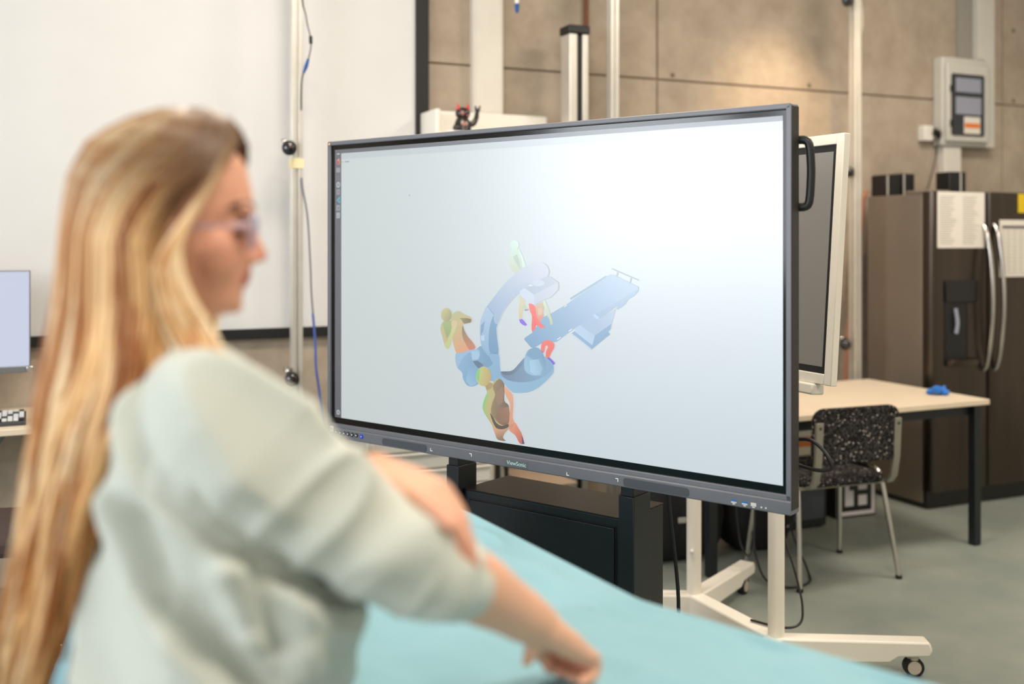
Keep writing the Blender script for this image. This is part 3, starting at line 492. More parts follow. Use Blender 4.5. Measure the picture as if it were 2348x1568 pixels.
  ([(-0.2776,1.2706),(-0.2739,1.2746),(-0.2697,1.2773),(-0.265,1.2795),(-0.2595,1.2812),(-0.2535,1.2824),(-0.2475,1.2825),(-0.242,1.2806),(-0.2365,1.2776),(-0.2301,1.2746),(-0.221,1.272),(-0.211,1.2694),(-0.203,1.2665),(-0.1987,1.263),(-0.1964,1.2592),(-0.1956,1.2556),(-0.1966,1.2525),(-0.1991,1.2496),(-0.203,1.2471),(-0.2098,1.2455),(-0.2182,1.2443),(-0.2251,1.243),(-0.2293,1.2418),(-0.2319,1.2406),(-0.2331,1.2381),(-0.2317,1.2331),(-0.2288,1.2268),(-0.2251,1.2205),(-0.2207,1.2145),(-0.2157,1.2084),(-0.2103,1.2027),(-0.2046,1.1979),(-0.1986,1.1935),(-0.1932,1.1888),(-0.1872,1.1829),(-0.1818,1.1766),(-0.181,1.171),(-0.189,1.1666),(-0.2017,1.1629),(-0.2153,1.1594),(-0.2298,1.1553),(-0.2451,1.1515),(-0.2575,1.1502),(-0.2635,1.154),(-0.2665,1.1604),(-0.269,1.1672),(-0.2718,1.1742),(-0.2742,1.1815),(-0.2761,1.1875),(-0.277,1.1916),(-0.2774,1.1945),(-0.2781,1.195),(-0.2792,1.1914),(-0.2806,1.1856),(-0.2826,1.1796),(-0.2855,1.1732),(-0.289,1.1665),(-0.2927,1.1619),(-0.2971,1.1613),(-0.3016,1.1628),(-0.3054,1.1649),(-0.3075,1.167),(-0.3088,1.1697),(-0.3105,1.1741),(-0.3137,1.1817),(-0.3174,1.1911),(-0.3208,1.2001),(-0.324,1.2079),(-0.3269,1.2154),(-0.3285,1.2226),(-0.3274,1.2294),(-0.3248,1.2359),(-0.3218,1.2412),(-0.3188,1.2445),(-0.3154,1.2467),(-0.3105,1.2482),(-0.3024,1.2484),(-0.2929,1.2479),(-0.2851,1.2495),(-0.2816,1.2556),(-0.2798,1.2637)], (186,190,140), (226,160,120), (-0.2851,1.2551), (-0.2153,1.1613)),
  ([(-0.2331,1.2381),(-0.2309,1.2346),(-0.2284,1.2276),(-0.2251,1.2205),(-0.2207,1.2145),(-0.2157,1.2084),(-0.2103,1.2027),(-0.2046,1.1979),(-0.1986,1.1935),(-0.1932,1.1888),(-0.1876,1.1827),(-0.1825,1.1763),(-0.181,1.171),(-0.187,1.1671),(-0.1967,1.1643),(-0.2054,1.1638),(-0.2111,1.1675),(-0.2158,1.1735),(-0.2202,1.1797),(-0.2247,1.1854),(-0.229,1.1913),(-0.2326,1.1976),(-0.2349,1.2049),(-0.2364,1.2126),(-0.237,1.2199),(-0.2364,1.2274),(-0.2349,1.2346)], (140,128,96), (206,124,98), (-0.2301,1.2278), (-0.1907,1.1703)),
  ([(-0.3105,1.2482),(-0.2801,1.2516),(-0.2776,1.2328),(-0.2877,1.2096),(-0.3004,1.1937),(-0.308,1.2122),(-0.3182,1.2383)], (166,186,124), (150,168,108), (-0.3004,1.2468), (-0.3029,1.1973)),
  ([(-0.2781,1.195),(-0.2826,1.1837),(-0.2878,1.171),(-0.2927,1.1619),(-0.2974,1.1603),(-0.3018,1.1623),(-0.3054,1.1649),(-0.3082,1.1675),(-0.3102,1.1707),(-0.3105,1.1741),(-0.308,1.177),(-0.3037,1.1801),(-0.2993,1.1842),(-0.2949,1.1906),(-0.2903,1.1981),(-0.2862,1.2059),(-0.283,1.2142),(-0.2803,1.223),(-0.2776,1.2309),(-0.2748,1.2379),(-0.2721,1.244),(-0.269,1.2483),(-0.2646,1.2498),(-0.2599,1.2493),(-0.257,1.247),(-0.2576,1.2417),(-0.26,1.2345),(-0.2625,1.2279),(-0.2645,1.2232),(-0.2666,1.2191),(-0.269,1.2144),(-0.2717,1.2088),(-0.2746,1.2025)], (206,206,150), (190,204,132), (-0.265,1.2448), (-0.3004,1.1671)),
  ([(-0.245,1.2608),(-0.2153,1.2622),(-0.1981,1.2593),(-0.2005,1.2498),(-0.2251,1.2437),(-0.24,1.2498)], (150,140,98), (112,104,72), (-0.24,1.261), (-0.2005,1.2498)),
  ([(-0.2826,1.2401),(-0.2776,1.2517),(-0.2675,1.2541),(-0.257,1.2489),(-0.265,1.2372),(-0.275,1.2254)], (214,196,146), (214,196,146), (-0.2826,1.2401), (-0.2821,1.2401)),
  ([(-0.256,1.2415),(-0.251,1.256),(-0.24,1.2573),(-0.2326,1.2482),(-0.2375,1.2386),(-0.25,1.2372)], (206,184,132), (206,184,132), (-0.256,1.2415), (-0.2555,1.2415)),
  ([(-0.2791,1.2694),(-0.2802,1.2626),(-0.2835,1.2563),(-0.2887,1.2512),(-0.2952,1.2478),(-0.3024,1.2463),(-0.3096,1.2471),(-0.3162,1.2499),(-0.3214,1.2545),(-0.3247,1.2605),(-0.3259,1.2673),(-0.3247,1.2742),(-0.3214,1.2805),(-0.3162,1.2856),(-0.3096,1.289),(-0.3024,1.2904),(-0.2952,1.2896),(-0.2887,1.2868),(-0.2835,1.2821),(-0.2802,1.2761)], (200,196,146), (160,156,110), (-0.3157,1.2765), (-0.2851,1.2551)),
 ],
 'brown_figure': [
  ([(-0.1138,0.9389),(-0.1058,0.9382),(-0.0933,0.9341),(-0.0808,0.9316),(-0.068,0.9339),(-0.0551,0.9378),(-0.0473,0.9389),(-0.05,0.9342),(-0.0577,0.9269),(-0.0645,0.92),(-0.0681,0.9146),(-0.0706,0.9097),(-0.0715,0.9054),(-0.0678,0.9018),(-0.0624,0.8988),(-0.0612,0.8968),(-0.0696,0.8959),(-0.0821,0.8959),(-0.0925,0.8974),(-0.0971,0.9012),(-0.0994,0.9064),(-0.102,0.9128),(-0.1072,0.9219),(-0.1128,0.932)], (222,168,128), (132,96,76), (-0.0902,0.936), (-0.0761,0.8975)),
  ([(-0.0492,0.9333),(-0.0447,0.9421),(-0.0356,0.9518),(-0.0271,0.9574),(-0.0214,0.9547),(-0.0163,0.9479),(-0.0115,0.9411),(-0.0069,0.9358),(-0.0026,0.9304),(0.0012,0.9246),(0.0043,0.9176),(0.0069,0.9102),(0.0089,0.904),(0.0104,0.9003),(0.0112,0.898),(0.0102,0.8963),(0.0057,0.895),(-0.0006,0.8944),(-0.007,0.896),(-0.0125,0.9021),(-0.018,0.9104),(-0.0243,0.9181),(-0.0337,0.9233),(-0.0438,0.9278)], (232,150,118), (196,100,74), (-0.0436,0.9448), (0.0021,0.9104)),
  ([(0.0012,0.921),(0.0089,0.904),(0.0102,0.8963),(0.0021,0.896)], (70,50,120), (70,50,120), (0.0012,0.921), (0.0016,0.9211)),
  ([(-0.1448,1.059),(-0.1386,1.0608),(-0.1295,1.062),(-0.1209,1.064),(-0.1141,1.0679),(-0.1078,1.0725),(-0.102,1.0766),(-0.0971,1.08),(-0.0927,1.0829),(-0.0878,1.084),(-0.0814,1.0819),(-0.0746,1.0781),(-0.0691,1.0735),(-0.0664,1.0685),(-0.0652,1.0626),(-0.0645,1.055),(-0.0651,1.0433),(-0.0664,1.0298),(-0.0659,1.0186),(-0.0611,1.0134),(-0.0545,1.0105),(-0.0492,1.0057),(-0.0467,0.9962),(-0.0455,0.9847),(-0.045,0.9736),(-0.0451,0.963),(-0.0459,0.9528),(-0.0483,0.9443),(-0.0532,0.9387),(-0.0598,0.9348),(-0.0668,0.9321),(-0.0744,0.9307),(-0.0825,0.9304),(-0.0902,0.9305),(-0.0972,0.9312),(-0.1037,0.9324),(-0.109,0.9339),(-0.1117,0.9353),(-0.1132,0.9371),(-0.1162,0.9405),(-0.1226,0.9472),(-0.1304,0.9556),(-0.1376,0.9639),(-0.1435,0.9715),(-0.1486,0.9789),(-0.152,0.9864),(-0.1522,0.9938),(-0.1506,1.0012),(-0.1481,1.0089),(-0.1439,1.0175),(-0.1387,1.0263),(-0.1352,1.0341),(-0.1351,1.0397),(-0.1367,1.0443),(-0.1385,1.0485),(-0.1414,1.0524),(-0.1446,1.056)], (184,186,120), (206,160,122), (-0.1472,1.0145), (-0.0529,0.9872)),
  ([(-0.1114,1.0582),(-0.1056,1.0676),(-0.0965,1.077),(-0.0878,1.0829),(-0.0808,1.0821),(-0.0743,1.0778),(-0.0691,1.0728),(-0.0664,1.068),(-0.0652,1.0624),(-0.0645,1.055),(-0.0651,1.0433),(-0.0664,1.0298),(-0.0659,1.0186),(-0.0611,1.0134),(-0.0545,1.0105),(-0.0492,1.0057),(-0.0467,0.9959),(-0.0454,0.9841),(-0.045,0.9736),(-0.0452,0.9656),(-0.0463,0.9589),(-0.0492,0.9532),(-0.0553,0.9487),(-0.0633,0.9452),(-0.0715,0.9435),(-0.0792,0.9446),(-0.087,0.9475),(-0.0949,0.9519),(-0.1037,0.9587),(-0.1125,0.9671),(-0.1185,0.9762),(-0.1191,0.9861),(-0.1168,0.9966),(-0.1138,1.0067),(-0.1096,1.0159),(-0.1047,1.0248),(-0.102,1.0334),(-0.1048,1.0418),(-0.1098,1.05)], (146,124,88), (116,88,66), (-0.109,1.0181), (-0.0575,1.0121)),
  ([(-0.0972,1.0448),(-0.0715,1.0617),(-0.0668,1.0403),(-0.0715,1.0144),(-0.0902,1.0017),(-0.0996,1.019)], (150,118,92), (150,118,92), (-0.0972,1.0448), (-0.0968,1.0449)),
  ([(-0.0902,0.9907),(-0.0483,1.0022),(-0.045,0.9736),(-0.0529,0.9528),(-0.0785,0.95),(-0.0996,0.9642)], (158,112,84), (136,98,72), (-0.0483,0.9913), (-0.0902,0.9579)),
  ([(-0.1219,0.9758),(-0.1188,0.9737),(-0.1139,0.9686),(-0.109,0.9632),(-0.1054,0.958),(-0.1018,0.9526),(-0.0972,0.948),(-0.091,0.9446),(-0.0839,0.9421),(-0.0761,0.9412),(-0.0663,0.9439),(-0.0559,0.9483),(-0.0483,0.9508),(-0.0456,0.9489),(-0.0458,0.9452),(-0.0483,0.9414),(-0.0544,0.9378),(-0.0629,0.9342),(-0.0715,0.9315),(-0.0796,0.9304),(-0.0878,0.9302),(-0.0949,0.9311),(-0.0997,0.9336),(-0.1033,0.9372),(-0.1067,0.9415),(-0.1101,0.9468),(-0.1133,0.9528),(-0.1162,0.9588),(-0.1189,0.9655),(-0.1213,0.9721)], (74,60,46), (74,60,46), (-0.1219,0.9758), (-0.1214,0.9759)),
  ([(-0.152,0.9864),(-0.1522,0.9938),(-0.1506,1.0012),(-0.1481,1.0089),(-0.1442,1.0181),(-0.1393,1.0275),(-0.1352,1.0341),(-0.1326,1.0357),(-0.1308,1.0344),(-0.1304,1.0308),(-0.1329,1.0235),(-0.1369,1.0138),(-0.14,1.0042),(-0.1415,0.9953),(-0.1422,0.9865),(-0.1414,0.9782),(-0.1372,0.9701),(-0.1315,0.9625),(-0.128,0.9575),(-0.1295,0.9573),(-0.1333,0.9598),(-0.1376,0.9639),(-0.1427,0.9703),(-0.1482,0.9783)], (140,200,120), (140,200,120), (-0.152,0.9864), (-0.1515,0.9864)),
  ([(-0.0659,1.0614),(-0.0613,1.061),(-0.0546,1.0573),(-0.0483,1.0528),(-0.0427,1.0484),(-0.0375,1.0433),(-0.0335,1.0368),(-0.0316,1.0282),(-0.0309,1.0182),(-0.0307,1.0075),(-0.0316,0.9952),(-0.0331,0.9822),(-0.0335,0.9711),(-0.0311,0.9641),(-0.0277,0.959),(-0.0262,0.9539),(-0.0284,0.9475),(-0.0325,0.941),(-0.0367,0.9365),(-0.0413,0.935),(-0.046,0.9354),(-0.0492,0.9387),(-0.0493,0.9472),(-0.0478,0.9586),(-0.0464,0.9698),(-0.0453,0.98),(-0.0441,0.9901),(-0.0436,0.999),(-0.0441,1.0056),(-0.0451,1.011),(-0.0473,1.0167),(-0.0519,1.0232),(-0.0576,1.0299),(-0.0622,1.0371),(-0.0648,1.046),(-0.0664,1.0554)], (228,168,134), (222,146,114), (-0.0622,1.0552), (-0.039,0.9417)),
  ([(-0.0483,0.9479),(-0.0262,0.9532),(-0.0367,0.9354),(-0.0483,0.937)], (206,138,106), (206,138,106), (-0.0483,0.9479), (-0.0478,0.9479)),
  ([(-0.1424,1.0611),(-0.1185,1.0704),(-0.109,1.0621),(-0.1185,1.0503),(-0.1352,1.0433)], (170,150,100), (170,150,100), (-0.1424,1.0611), (-0.1419,1.0611)),
  ([(-0.1176,1.0881),(-0.1191,1.0787),(-0.1234,1.0699),(-0.1301,1.0627),(-0.1387,1.0577),(-0.1481,1.0554),(-0.1576,1.0561),(-0.1663,1.0596),(-0.1731,1.0658),(-0.1775,1.0739),(-0.1791,1.0831),(-0.1775,1.0927),(-0.1731,1.1015),(-0.1663,1.1087),(-0.1576,1.1137),(-0.1481,1.1159),(-0.1387,1.1151),(-0.1301,1.1115),(-0.1234,1.1053),(-0.1191,1.0973)], (192,204,124), (196,160,104), (-0.1713,1.0901), (-0.1185,1.0759)),
  ([(-0.1781,1.0932),(-0.1737,1.1029),(-0.1616,1.1093),(-0.164,1.0869),(-0.1664,1.0664),(-0.1761,1.0749)], (130,200,130), (130,200,130), (-0.1781,1.0932), (-0.1776,1.0933)),
 ],
}
# ------------------------------------------------------------------ the big interactive display on its lift stand
DA = math.radians(-38.35)
D = thing('interactive_display', 'large dark grey interactive display on a black lift stand showing coloured figures around blue scanner', 'display', (.0315, 3.164, 0), DA)
def plate(b, x0, x1, z0, z1, y0, y1, r=.0): b.prism(rrect(x0, x1, z0, z1, r) if r else [(x1, z1), (x0, z1), (x0, z0), (x1, z0)], -y1, -y0, XZ)
# housing behind the glass
part(D, 'back_housing', G['bezel_side'], lambda b: (plate(b, -.84, .84, .84, 1.83, .012, .05, .02), plate(b, -.62, .62, .93, 1.72, .05, .085, .03)), .004)
FX0, FX1, FZ0, FZ1 = -.860, .853, .819, 1.849
part(D, 'side_frame', G['bezel'], lambda b: b.box(FX0, FX0 + .016, -.006, .034, FZ0 + .01, FZ1 - .004), .003)
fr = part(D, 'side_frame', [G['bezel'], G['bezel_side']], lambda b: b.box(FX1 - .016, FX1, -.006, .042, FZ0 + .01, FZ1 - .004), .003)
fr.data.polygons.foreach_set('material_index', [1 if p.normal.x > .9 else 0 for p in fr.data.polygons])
part(D, 'top_frame', G['bezel'], lambda b: b.box(FX0 + .002, FX1 - .002, -.006, .042, FZ1 - .015, FZ1), .003)
bar = part(D, 'bottom_bar', G['bezel'], lambda b: (b.box(FX0 + .002, FX1 - .001, -.006, .042, .854, .868), b.prism([(0.006, .8545), (.0075, .853), (.0105, .8525), (.0105, .822), (.008, FZ0), (-.042, FZ0), (-.042, .8545)], FX0 + .001, FX1 - .001, Matrix(((0,0,1,0),(-1,0,0,0),(0,1,0,0),(0,0,0,1))))), .0015)
part(D, 'glass', G['glass_black'], lambda b: plate(b, FX0 + .0165, FX1 - .0165, .8685, FZ1 - .0165, .0015, .012))
# the lit picture
sm = bpy.data.materials.new('screen_lit'); sm.use_nodes = True
nt = sm.node_tree; b_ = nt.nodes['Principled BSDF']
at_ = nt.nodes.new('ShaderNodeAttribute'); at_.attribute_name = 'Col'
nt.links.new(at_.outputs['Color'], b_.inputs['Emission Color'])
b_.inputs['Base Color'].default_value = (.012, .013, .014, 1); b_.inputs['Roughness'].default_value = .3
b_.inputs['Specular IOR Level'].default_value = 1.0; b_.inputs['Emission Strength'].default_value = .66; b_.inputs['Coat Weight'].default_value = 1; b_.inputs['Coat Roughness'].default_value = .38
def picture(name, parent, polys, y, dy=.00012, strength=1.0, label=None):
    vs = []; fs = []; cs = []
    for i, (poly, c1, c2, a, b) in enumerate(polys):
        c1 = np.array(lin(c1)); c2 = np.array(lin(c2)); a = np.array(a); d = np.array(b) - a; L2 = max(1e-12, float(d @ d))
        o = len(vs); area_ = sum(poly[k][0] * poly[(k + 1) % len(poly)][1] - poly[(k + 1) % len(poly)][0] * poly[k][1] for k in range(len(poly)))
        pl = poly if area_ > 0 else poly[::-1]
        for p in pl:
            t_ = min(1, max(0, float((np.array(p) - a) @ d) / L2))
            vs.append((p[0], y - i * dy, p[1])); cs.append(tuple(c1 + (c2 - c1) * t_) + (1,))
        fs.append(tuple(range(o, o + len(pl))))
    me = bpy.data.meshes.new(name); me.from_pydata(vs, [], fs); me.update()
    ca = me.color_attributes.new('Col', 'FLOAT_COLOR', 'POINT')
    ca.data.foreach_set('color', [c * (strength if k % 4 < 3 else 1) for k, c in enumerate(x for q in cs for x in q)])
    bm = bmesh.new(); bm.from_mesh(me); bmesh.ops.triangulate(bm, faces=[f for f in bm.faces if len(f.verts) > 4]); bm.to_mesh(me); bm.free()
    me.materials.append(sm)
    o = bpy.data.objects.new(name, me); COL.objects.link(o); o.parent = parent
    if label: o['label'] = label
    return o
def rect(x0, x1, z0, z1, c, c2=None):
    return ([(x0, z0), (x1, z0), (x1, z1), (x0, z1)], c, c2 or c, (x0, z0), (x1, z0))
AX0, AX1, AZ0, AZ1 = -.8268, .8272, .889, 1.819
screen = picture('screen', D, [rect(AX0, AX1, AZ0, AZ1, (203, 213, 213), (208, 218, 226))], .0008, label='lit pale grey screen')
ly = .0004
picture('menu_bar', screen, [rect(AX0, AX1, AZ1 - .0135, AZ1, (84, 90, 98)), rect(AX0 + .03, AX1, AZ1 - .034, AZ1 - .0135, (190, 201, 206)), rect(AX0 + .034, AX0 + .043, 1.774, 1.777, (150, 160, 165)), rect(AX0 + .05, AX0 + .072, 1.7735, 1.7775, (146, 156, 160))], ly)
icons = [rect(AX0, AX0 + .032, AZ0, AZ1, (84, 86, 98))]
def icon(z, w, h, c): icons.append(rect(AX0 + .017 - w / 2, AX0 + .017 + w / 2, z - h / 2, z + h / 2, c))
def disc(x, z, r, c, n=14): icons.append(([(x + r * math.cos(2 * PI * k / n), z + r * math.sin(2 * PI * k / n)) for k in range(n)], c, c, (x, z), (x + r, z)))
xc = AX0 + .017
icon(1.804, .014, .004, (190, 192, 198))
disc(xc, 1.776, .010, (206, 100, 96)); disc(xc - .002, 1.774, .0055, (130, 84, 110)); icons.append(([(xc - .006, 1.782), (xc + .006, 1.78), (xc + .003, 1.790)], (222, 150, 96), (222, 150, 96), (0, 0), (1, 0)))
icon(1.748, .020, .017, (146, 144, 156))
icon(1.722, .020, .016, (96, 98, 108))
disc(xc, 1.697, .0105, (178, 180, 188)); disc(xc, 1.697, .006, (96, 98, 108)); icon(1.697, .003, .012, (178, 180, 188))
icon(1.672, .018, .019, (140, 142, 154)); icon(1.671, .007, .008, (112, 114, 126))
icons.append(([(xc - .01, 1.643), (xc + .010, 1.632), (xc + .010, 1.658)], (70, 168, 188), (70, 168, 188), (0, 0), (1, 0))); icons.append(([(xc - .003, 1.643), (xc + .007, 1.638), (xc + .007, 1.650)], (70, 120, 140), (70, 120, 140), (0, 0), (1, 0)))
icon(1.617, .019, .019, (150, 150, 162)); disc(xc + .001, 1.616, .0045, (104, 106, 118))
icon(1.591, .018, .020, (166, 168, 178)); icon(1.588, .008, .005, (140, 142, 152))
disc(xc, .907, .0085, (196, 198, 200)); disc(xc, .907, .005, (84, 86, 98)); disc(xc, .907, .0025, (170, 172, 176))
picture('launcher_bar', screen, icons, ly - .0004, .00003)
yy = ly - .0012
for nm, polys in SCREEN.items():
    picture(nm, screen, polys, yy, .00003); yy -= .0012 * (len(polys) / 30 + .1)
picture('speck', screen, [rect(-.470, -.467, 1.650, 1.654, (90, 100, 104))], ly)
# bezel details
YB = -.0107
def bar_plate(name, m, x0, x1, z0, z1, r, d=.0006, parent=bar): return part(parent, name, m, lambda b: plate(b, x0, x1, z0, z1, YB - d, YB + .003, r))
for x0, x1 in ((-.583, -.381), (.3625, .568)):
    bar_plate('speaker_grille', G['mesh_grille'], x0, x1, .8235, .8465, .008)
for x, z in ((-.8065, .840), (-.7865, .840), (-.767, .840), (-.7475, .840), (-.727, .840), (-.7065, .840), (-.681, .839)):
    last = x > -.69
    k = part(bar, 'button', G['button_blue' if last else 'button'], lambda b: b.cyl((x, YB + .002, z), (x, YB - .003, z), .0072, .0066, 18))
    part(k, 'button_icon', G['button_icon'], lambda b: b.cyl((x - .0005, YB - .0025, z), (x - .0005, YB - .0032, z), .0022 if last else .003, seg=6))
st = bar_plate('energy_sticker', G['usb_white'], -.842, -.8255, .8385, .857, .002)
part(st, 'sticker_print', G['ink'], lambda b: (plate(b, -.838, -.830, .8515, .8535, YB - .0011, YB), plate(b, -.838, -.8355, .843, .8535, YB - .0011, YB), plate(b, -.8335, -.831, .842, .849, YB - .0011, YB)))
for x, z, up in ((-.361, .8345, 0), (-.196, .8385, 1), (.174, .8305, 0), (.341, .837, 1)):
    part(bar, 'corner_mark', G['white_mark'], lambda b: (plate(b, x - .0045, x + .0045, z + (.003 if up else -.0045), z + (.0045 if up else -.003), YB - .0006, YB + .002), plate(b, (x + .003) if up else (x - .0045), (x + .0045) if up else (x - .003), z - .0045, z + .0045, YB - .0006, YB + .002)))
lp = bar_plate('logo_plate', G['logo_plate'], -.0565, .028, .8235, .8455, .001)
fc = bpy.data.curves.new('logo_lettering', 'FONT'); fc.body = 'ViewSonic'; fc.size = .0178; fc.extrude = .0004; fc.align_x = 'CENTER'; fc.align_y = 'CENTER'
fc.materials.append(G['logo_green'])
fo_ = bpy.data.objects.new('tmp_text', fc); COL.objects.link(fo_)
fm_ = bpy.data.meshes.new_from_object(fo_.evaluated_get(bpy.context.evaluated_depsgraph_get())); bpy.data.objects.remove(fo_)
fo = bpy.data.objects.new('logo_lettering', fm_); COL.objects.link(fo); fo.parent = lp; fo['kind'] = 'stuff'
fo.location = (-.0142, YB - .0008, .8345); fo.rotation_euler = (PI / 2, 0, 0)
# small bird emblem in the top left corner of the frame
em = part(D, 'emblem', G['logo_plate'], lambda b: plate(b, -.8545, -.842, 1.8355, 1.848, -.0068, 0))
for nm, c, pts in (('emblem_red', (214, 60, 48), [(-.853, 1.843), (-.847, 1.8475), (-.8435, 1.846), (-.847, 1.842)]), ('emblem_white', (236, 230, 226), [(-.8525, 1.8415), (-.846, 1.8435), (-.843, 1.8425), (-.848, 1.840)]), ('emblem_yellow', (244, 196, 74), [(-.853, 1.8365), (-.8435, 1.8365), (-.844, 1.8405), (-.853, 1.8395)])):
    mm = mat(nm, c, .5); part(em, 'emblem_bird', mm, lambda b: b.prism(pts[::-1], .0068, .0074, XZ))
# usb sockets, bottom right
for x, top in ((.698, 'usb_blue'), (.7286, 'usb_blue'), (.753, 'usb_white')):
    u = part(bar, 'usb_socket', G['usb_white'], lambda b: (plate(b, x - .0075, x + .0075, .8285, .8318, YB - .0008, YB + .002), plate(b, x - .0035, x + .0035, .8245, .8272, YB - .0008, YB + .002)))
    part(u, 'socket_tongue', G[top], lambda b: plate(b, x - .0072, x + .0072, .8325, .8368, YB - .0007, YB + .002))
for x in (.7745, .7865):
    part(bar, 'port_mark', G['button_icon'], lambda b: b.cyl((x, YB + .001, .829), (x, YB - .0006, .829), .0022, seg=10))
# carry handle on the right side
part(D, 'handle', G['black_plastic'], lambda b: b.tube([(FX1 - .02, .05, 1.592), (FX1 + .006, .052, 1.590), (FX1 + .020, .055, 1.602), (FX1 + .0245, .056, 1.66), (FX1 + .0245, .056, 1.70), (FX1 + .020, .055, 1.748), (FX1 + .006, .052, 1.760), (FX1 - .02, .05, 1.758)], .011, 10, smooth=3), 0)
# lift stand: two telescopic columns, a steel box between them, base on castors
for sx in (-1, 1):
    c = part(D, 'column', G['black_satin'], lambda b: b.box(sx * .330 - .026, sx * .330 + .026, .055, .147, .05, .777), .003)
    part(c, 'inner_column', G['black_satin'], lambda b: b.box(sx * .330 - .021, sx * .330 + .021, .060, .142, .7, 1.3), .002)
    ft = part(D, 'foot', G['black_satin'], lambda b: b.box(sx * .33 - .03, sx * .33 + .03, -.30, .50, .05, .09), .004)
    for yy2 in (-.27, .47):
        part(ft, 'castor', G['caster_rubber'], lambda b: b.cyl((sx * .33 - .012, yy2, .025), (sx * .33 + .012, yy2, .025), .025))
bx = part(D, 'steel_box', G['black_satin'], lambda b: b.box(-.303, .303, .082, .31, .18, .700), .003)
part(bx, 'box_lid', G['brown_top'], lambda b: b.box(-.303, .303, .079, .312, .7005, .704), .001)
part(bx, 'front_panel', G['black_satin'], lambda b: b.box(-.276, .276, .076, .084, .21, .672), .003)
part(bx, 'panel_gap', G['black_plastic'], lambda b: (b.box(-.281, .281, .0805, .0825, .672, .676), b.box(.276, .281, .0805, .0825, .20, .676), b.box(-.281, -.276, .0805, .0825, .20, .676)))
part(D, 'cross_beam', G['black_satin'], lambda b: (b.box(-.31, .31, .09, .13, 1.05, 1.15), b.box(-.31, .31, .09, .13, 1.40, 1.48)), .003)
part(D, 'power_cable', G['black_plastic'], lambda b: b.tube([(.44, .09, .86), (.452, .10, .70), (.468, .11, .50), (.465, .10, .30), (.455, .08, .15), (.43, .06, .012)], .0055, 8, smooth=6))
part(D, 'signal_cable', G['black_plastic'], lambda b: b.tube([(.82, .10, .99), (.86, .10, .992), (.895, .10, .968), (.915, .10, .935), (.905, .10, .922), (.87, .10, .918), (.82, .10, .925)], .0052, 8, smooth=6))

# ------------------------------------------------------------------ operating table under a turquoise drape
TA = math.atan2(-.878, .4787)
TL = Vector((-.2566, 1.9656, 0))
ot = thing('operating_table', 'steel operating table hidden under the turquoise drape', 'table', TL, TA)
part(ot, 'table_top', G['steel'], lambda b: b.prism(rrect(-.98, 1.0, -.24, .25, .06), .82, .872), .005)
part(ot, 'pedestal', G['steel'], lambda b: b.prism(rrect(-.22, .2, -.13, .13, .03), .08, .82), .004)
part(ot, 'base', G['steel'], lambda b: b.prism(rrect(-.5, .45, -.24, .24, .06), 0, .08), .01)
def drape_mesh():
    x0, x1, y0, y1, r = -1.02, 1.04, -.27, .29, .07
    base = []
    def seg(p, q, n):
        for i in range(n): base.append((p[0] + (q[0] - p[0]) * i / n, p[1] + (q[1] - p[1]) * i / n))
    def arc(cx, cy, a0, n):
        for i in range(n):
            a = math.radians(a0 + 90 * i / n); base.append((cx + r * math.cos(a), cy + r * math.sin(a)))
    seg((x0 + r, y0), (x1 - r, y0), 84); arc(x1 - r, y0 + r, 270, 8); seg((x1, y0 + r), (x1, y1 - r), 24); arc(x1 - r, y1 - r, 0, 8)
    seg((x1 - r, y1), (x0 + r, y1), 84); arc(x0 + r, y1 - r, 90, 8); seg((x0, y1 - r), (x0, y0 + r), 24); arc(x0 + r, y0 + r, 180, 8)
    def widen(x, y):
        k = max(0, x - .44)
        return (x, y + (.32 * k + .02 * k * k if y > 0 else 0) * (y / .29 if y > 0 else 0))
    pts = [Vector(widen(*p) + (0,)) for p in base]; n = len(pts)
    nor = []
    for i in range(n):
        tg = pts[(i + 1) % n] - pts[i - 1]; nor.append(Vector((tg.y, -tg.x, 0)).normalized())
    rows = []
    K = 40
    for k in range(K + 1):
        f = k / K
        row = []
        for i, p in enumerate(pts):
            q = Vector((p.x * (.45 + .55 * f) if abs(p.x) > .6 else p.x * (.45 + .55 * f), p.y * f, 0)) if False else Vector((p.x * (.12 + .88 * f), p.y * f, 0))
            w = .9 * noise.noise((q.x * 2.1, q.y * 5.2, 3.1)) + .95 * noise.noise((q.x * 6 + q.y * 7, q.y * 9 - q.x * 2, 8.4)) + .45 * noise.noise((q.x * 14 + q.y * 6, q.y * 22 - q.x * 5, 1.7))
            rdg = 1 - abs(noise.noise((q.x * 3.2 + q.y * 1.6, q.y * 6.5 - q.x * 1.2, 5.5))) * 2
            fade = min(1, (1 - f) * 9)
            z = .922 + (.012 * w + .015 * max(0, rdg) ** 3) * fade - .006 * fade
            row.append((q.x, q.y, z))
        rows.append(row)
    drops = [(.008, .004), (.013, .012), (.016, .024)] + [(.018 + .20 * (j / 18) ** 1.15, .024 + .60 * j / 18) for j in range(1, 19)]
    for out, dn in drops:
        row = []
        for i, p in enumerate(pts):
            fold = (math.sin(i * .31 + .7 * math.sin(i * .11)) * .5 + noise.noise((p.x * 5, p.y * 5, dn * 1.2)) * .9) * .05 * min(1, dn / .35)
            fl = 1 if (p.x < -.55 or p.x > 1.0) else .30 + .7 * max(0, (-.35 - p.x) / .2)
            q = p + nor[i] * (.012 + (out - .012) * fl + fold * (1 if out > .03 else .3) * (.4 + .6 * fl)) if out > .02 else p + nor[i] * out
            row.append((q.x, q.y, .921 - dn - .0))
        rows.append(row)
    mb = MB()
    vs = [v for r_ in rows for v in r_]; fs = []
    for k in range(len(rows) - 1):
        for i in range(n):
            fs.append((k * n + i, k * n + (i + 1) % n, (k + 1) * n + (i + 1) % n, (k + 1) * n + i))
    mb.add(vs, fs)
    return mb
